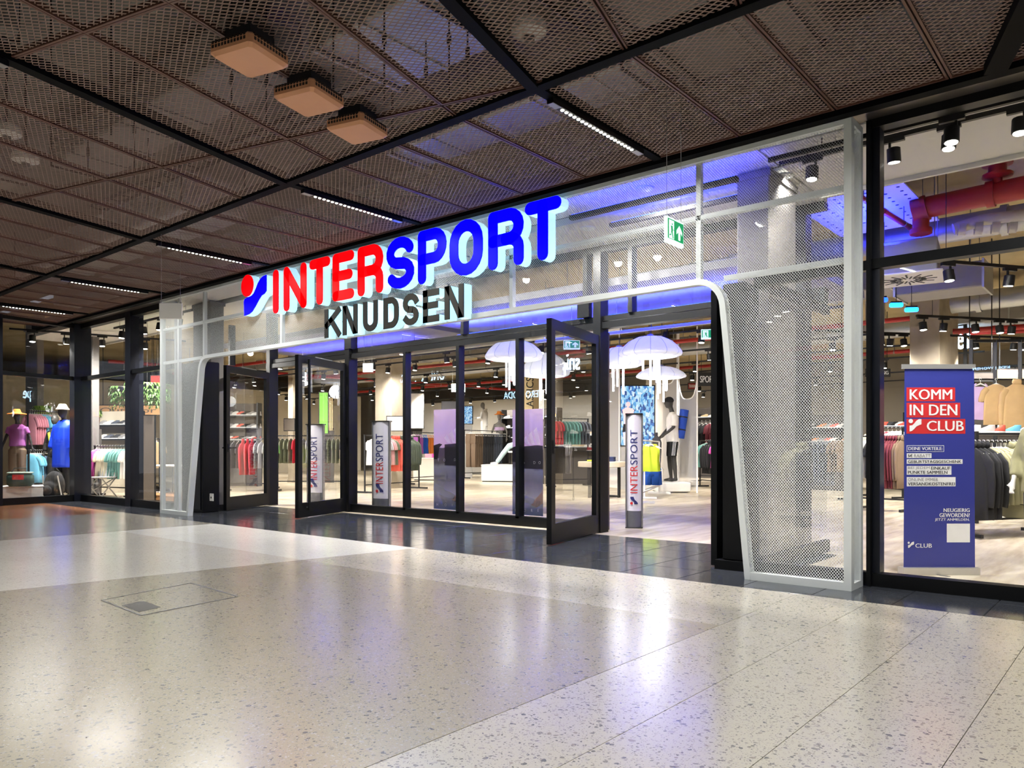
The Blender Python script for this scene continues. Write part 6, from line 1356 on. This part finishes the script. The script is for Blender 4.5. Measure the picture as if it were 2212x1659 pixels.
# hanging plants in the left window
LEAF = mat('leaf_green', (74, 110, 46), .6, var=.3); LEAFL = mat('leaf_pale_green', (120, 150, 62), .6, var=.3)
def plant(c, n, R_, droop, m, lb, cord=True, pot=None):
    r = empty('hanging_plant', c, 0, lb, 'plant', 'plants in the left windows'); rnd = random.Random(int(c.x*100)); b = B()
    for k in range(n):
        a = rnd.random()*6.28; q = rnd.random()**.5*R_; L = droop*(.4+.6*rnd.random()); x0, y0 = q*math.cos(a), q*math.sin(a)
        for j in range(4):
            z = .08-L*j/4; w = .022*(1.2-j*.15); aa = a+rnd.uniform(-1, 1); dx, dy = math.cos(aa)*.07, math.sin(aa)*.07; sx_, sy_ = -math.sin(aa)*w, math.cos(aa)*w
            b.add([(x0, y0, z), (x0+dx*.5+sx_, y0+dy*.5+sy_, z+.01), (x0+dx, y0+dy, z-.06), (x0+dx*.5-sx_, y0+dy*.5-sy_, z+.01)], [(0, 1, 2, 3)])
    o = b.build('foliage', m, r, world=False); o['kind'] = 'stuff'
    if cord: B().lathe([(.05, -.02), (R_*.5, .0), (R_*.55, .08), (R_*.5, .1)], (0, 0, 0), 14).build('basket', BLACKM, r, True, world=False); B().tube([(0, 0, .1), (0, 0, ZS-c.z)], .004, 6).build('cord', BLACKM, r, world=False)
    else: B().lathe([(.08, -.34), (.11, -.32), (.13, -.06), (.11, -.05)], (0, 0, 0), 14).build('pot', mat('terracotta', (120, 84, 66), .7), r, True, world=False); B().box(-.12, .12, -.12, .12, -c.z, -.34).build('stand', DKW, r, world=False)
plant(wd_(318, 838, 15.2), 110, .38, .55, LEAF, 'dense hanging plant at the top of the narrow left window'); plant(wd_(268, 845, 16), 70, .25, .6, LEAF, 'hanging plant behind the second left window post'); plant(wd_(341, 850, 16.1), 70, .22, .5, LEAF, 'hanging plant nearest to the left portal leg')
plant(wd_(92, 885, 19.5), 60, .22, .25, LEAFL, 'bright green potted plant in the far left window', False); plant(wd_(203, 895, 17.8), 40, .15, .2, LEAFL, 'small green potted plant behind the corner post', False)
# camping chair and table in the left windows
c = wz(215, 1075); r = empty('camping_chair', (c.x, c.y, 0), R(20), 'grey folding camping chair behind the corner post', 'chair')
for s in (-1, 1):
    B().bar((s*.26, -.22, 0), (s*.26, .2, .45), .02).build('leg', STEEL, r, world=False); B().bar((s*.26, .22, 0), (s*.26, -.2, .45), .02).build('leg', STEEL, r, world=False); B().bar((s*.26, .2, .4), (s*.26, .32, .85), .02).build('back_post', STEEL, r, world=False)
B().bar((-.26, -.22, .02), (.26, .2, .44), .018).bar((.26, -.22, .02), (-.26, .2, .44), .018).build('cross_bar', STEEL, r, world=False); B().box(-.26, .26, -.22, .22, .43, .45).build('seat', fab('grey', 0), r, world=False); B().add([(-.26, .21, .45), (.26, .21, .45), (.26, .32, .85), (-.26, .32, .85), (-.26, .235, .45), (.26, .235, .45), (.26, .34, .85), (-.26, .34, .85)], [(0, 1, 2, 3), (5, 4, 7, 6), (0, 3, 7, 4), (1, 5, 6, 2), (2, 6, 7, 3)]).build('backrest', fab('grey', 0), r, world=False)
c = wz(385, 1080); r = empty('camping_table', (c.x, c.y, 0), R(5), 'white folding camping table behind the left portal leg', 'table')
B().cbox(-.75, .75, -.35, .35, .69, .72, .01).build('top', RW_, r, world=False)
for x in (-.7, .7):
    for y in (-.3, .3): B().tube([(x, y, 0), (x, y, .69)], .014, 8).build('leg', STEEL, r, world=False)
gondola(wz(335, 1083)+Vector((0, .3, 0)), R(0), 1.5, .6, .14, 'low wooden platform behind the narrow left window', mat('platform_wood', (176, 128, 84), .6, var=.1))
for i, (px, col, lb) in enumerate(((316, 'black', 'black boot on the wooden platform'), (330, 'brown', 'brown boot on the wooden platform'))):
    q = wz(px, 1080)+Vector((0, .25, .143)); shoe((q.x, q.y, .145), R(30), col, lb, None, 1.2)
# gondolas and cases over the sales floor
gondola(wz(940, 1037), R(30), 1.3, .8, .75, 'cream display block left of the first film poster', LTB)
for k, col in enumerate(('pink', 'magenta', 'magenta')):
    q = wz(928+14*k, 1035.5); r = empty('folded_stack', (q.x, q.y, .755), R(30), ['pale pink folded stack on the cream display block', 'magenta folded stack on the cream display block, left one', 'magenta folded stack on the cream display block, right one'][k], 'folded clothes')
    for j in range(4): B().cbox(-.13, .13, -.16, .16, .05*j, .05*j+.048, .015).build('fold', FAB[col], r, world=False)
# ================================================================== render cost: small glowing surfaces are found by reflection rays only
for m in bpy.data.materials:
    if m.name not in ('sign_blue', 'sign_red'): m.cycles.emission_sampling = 'NONE'
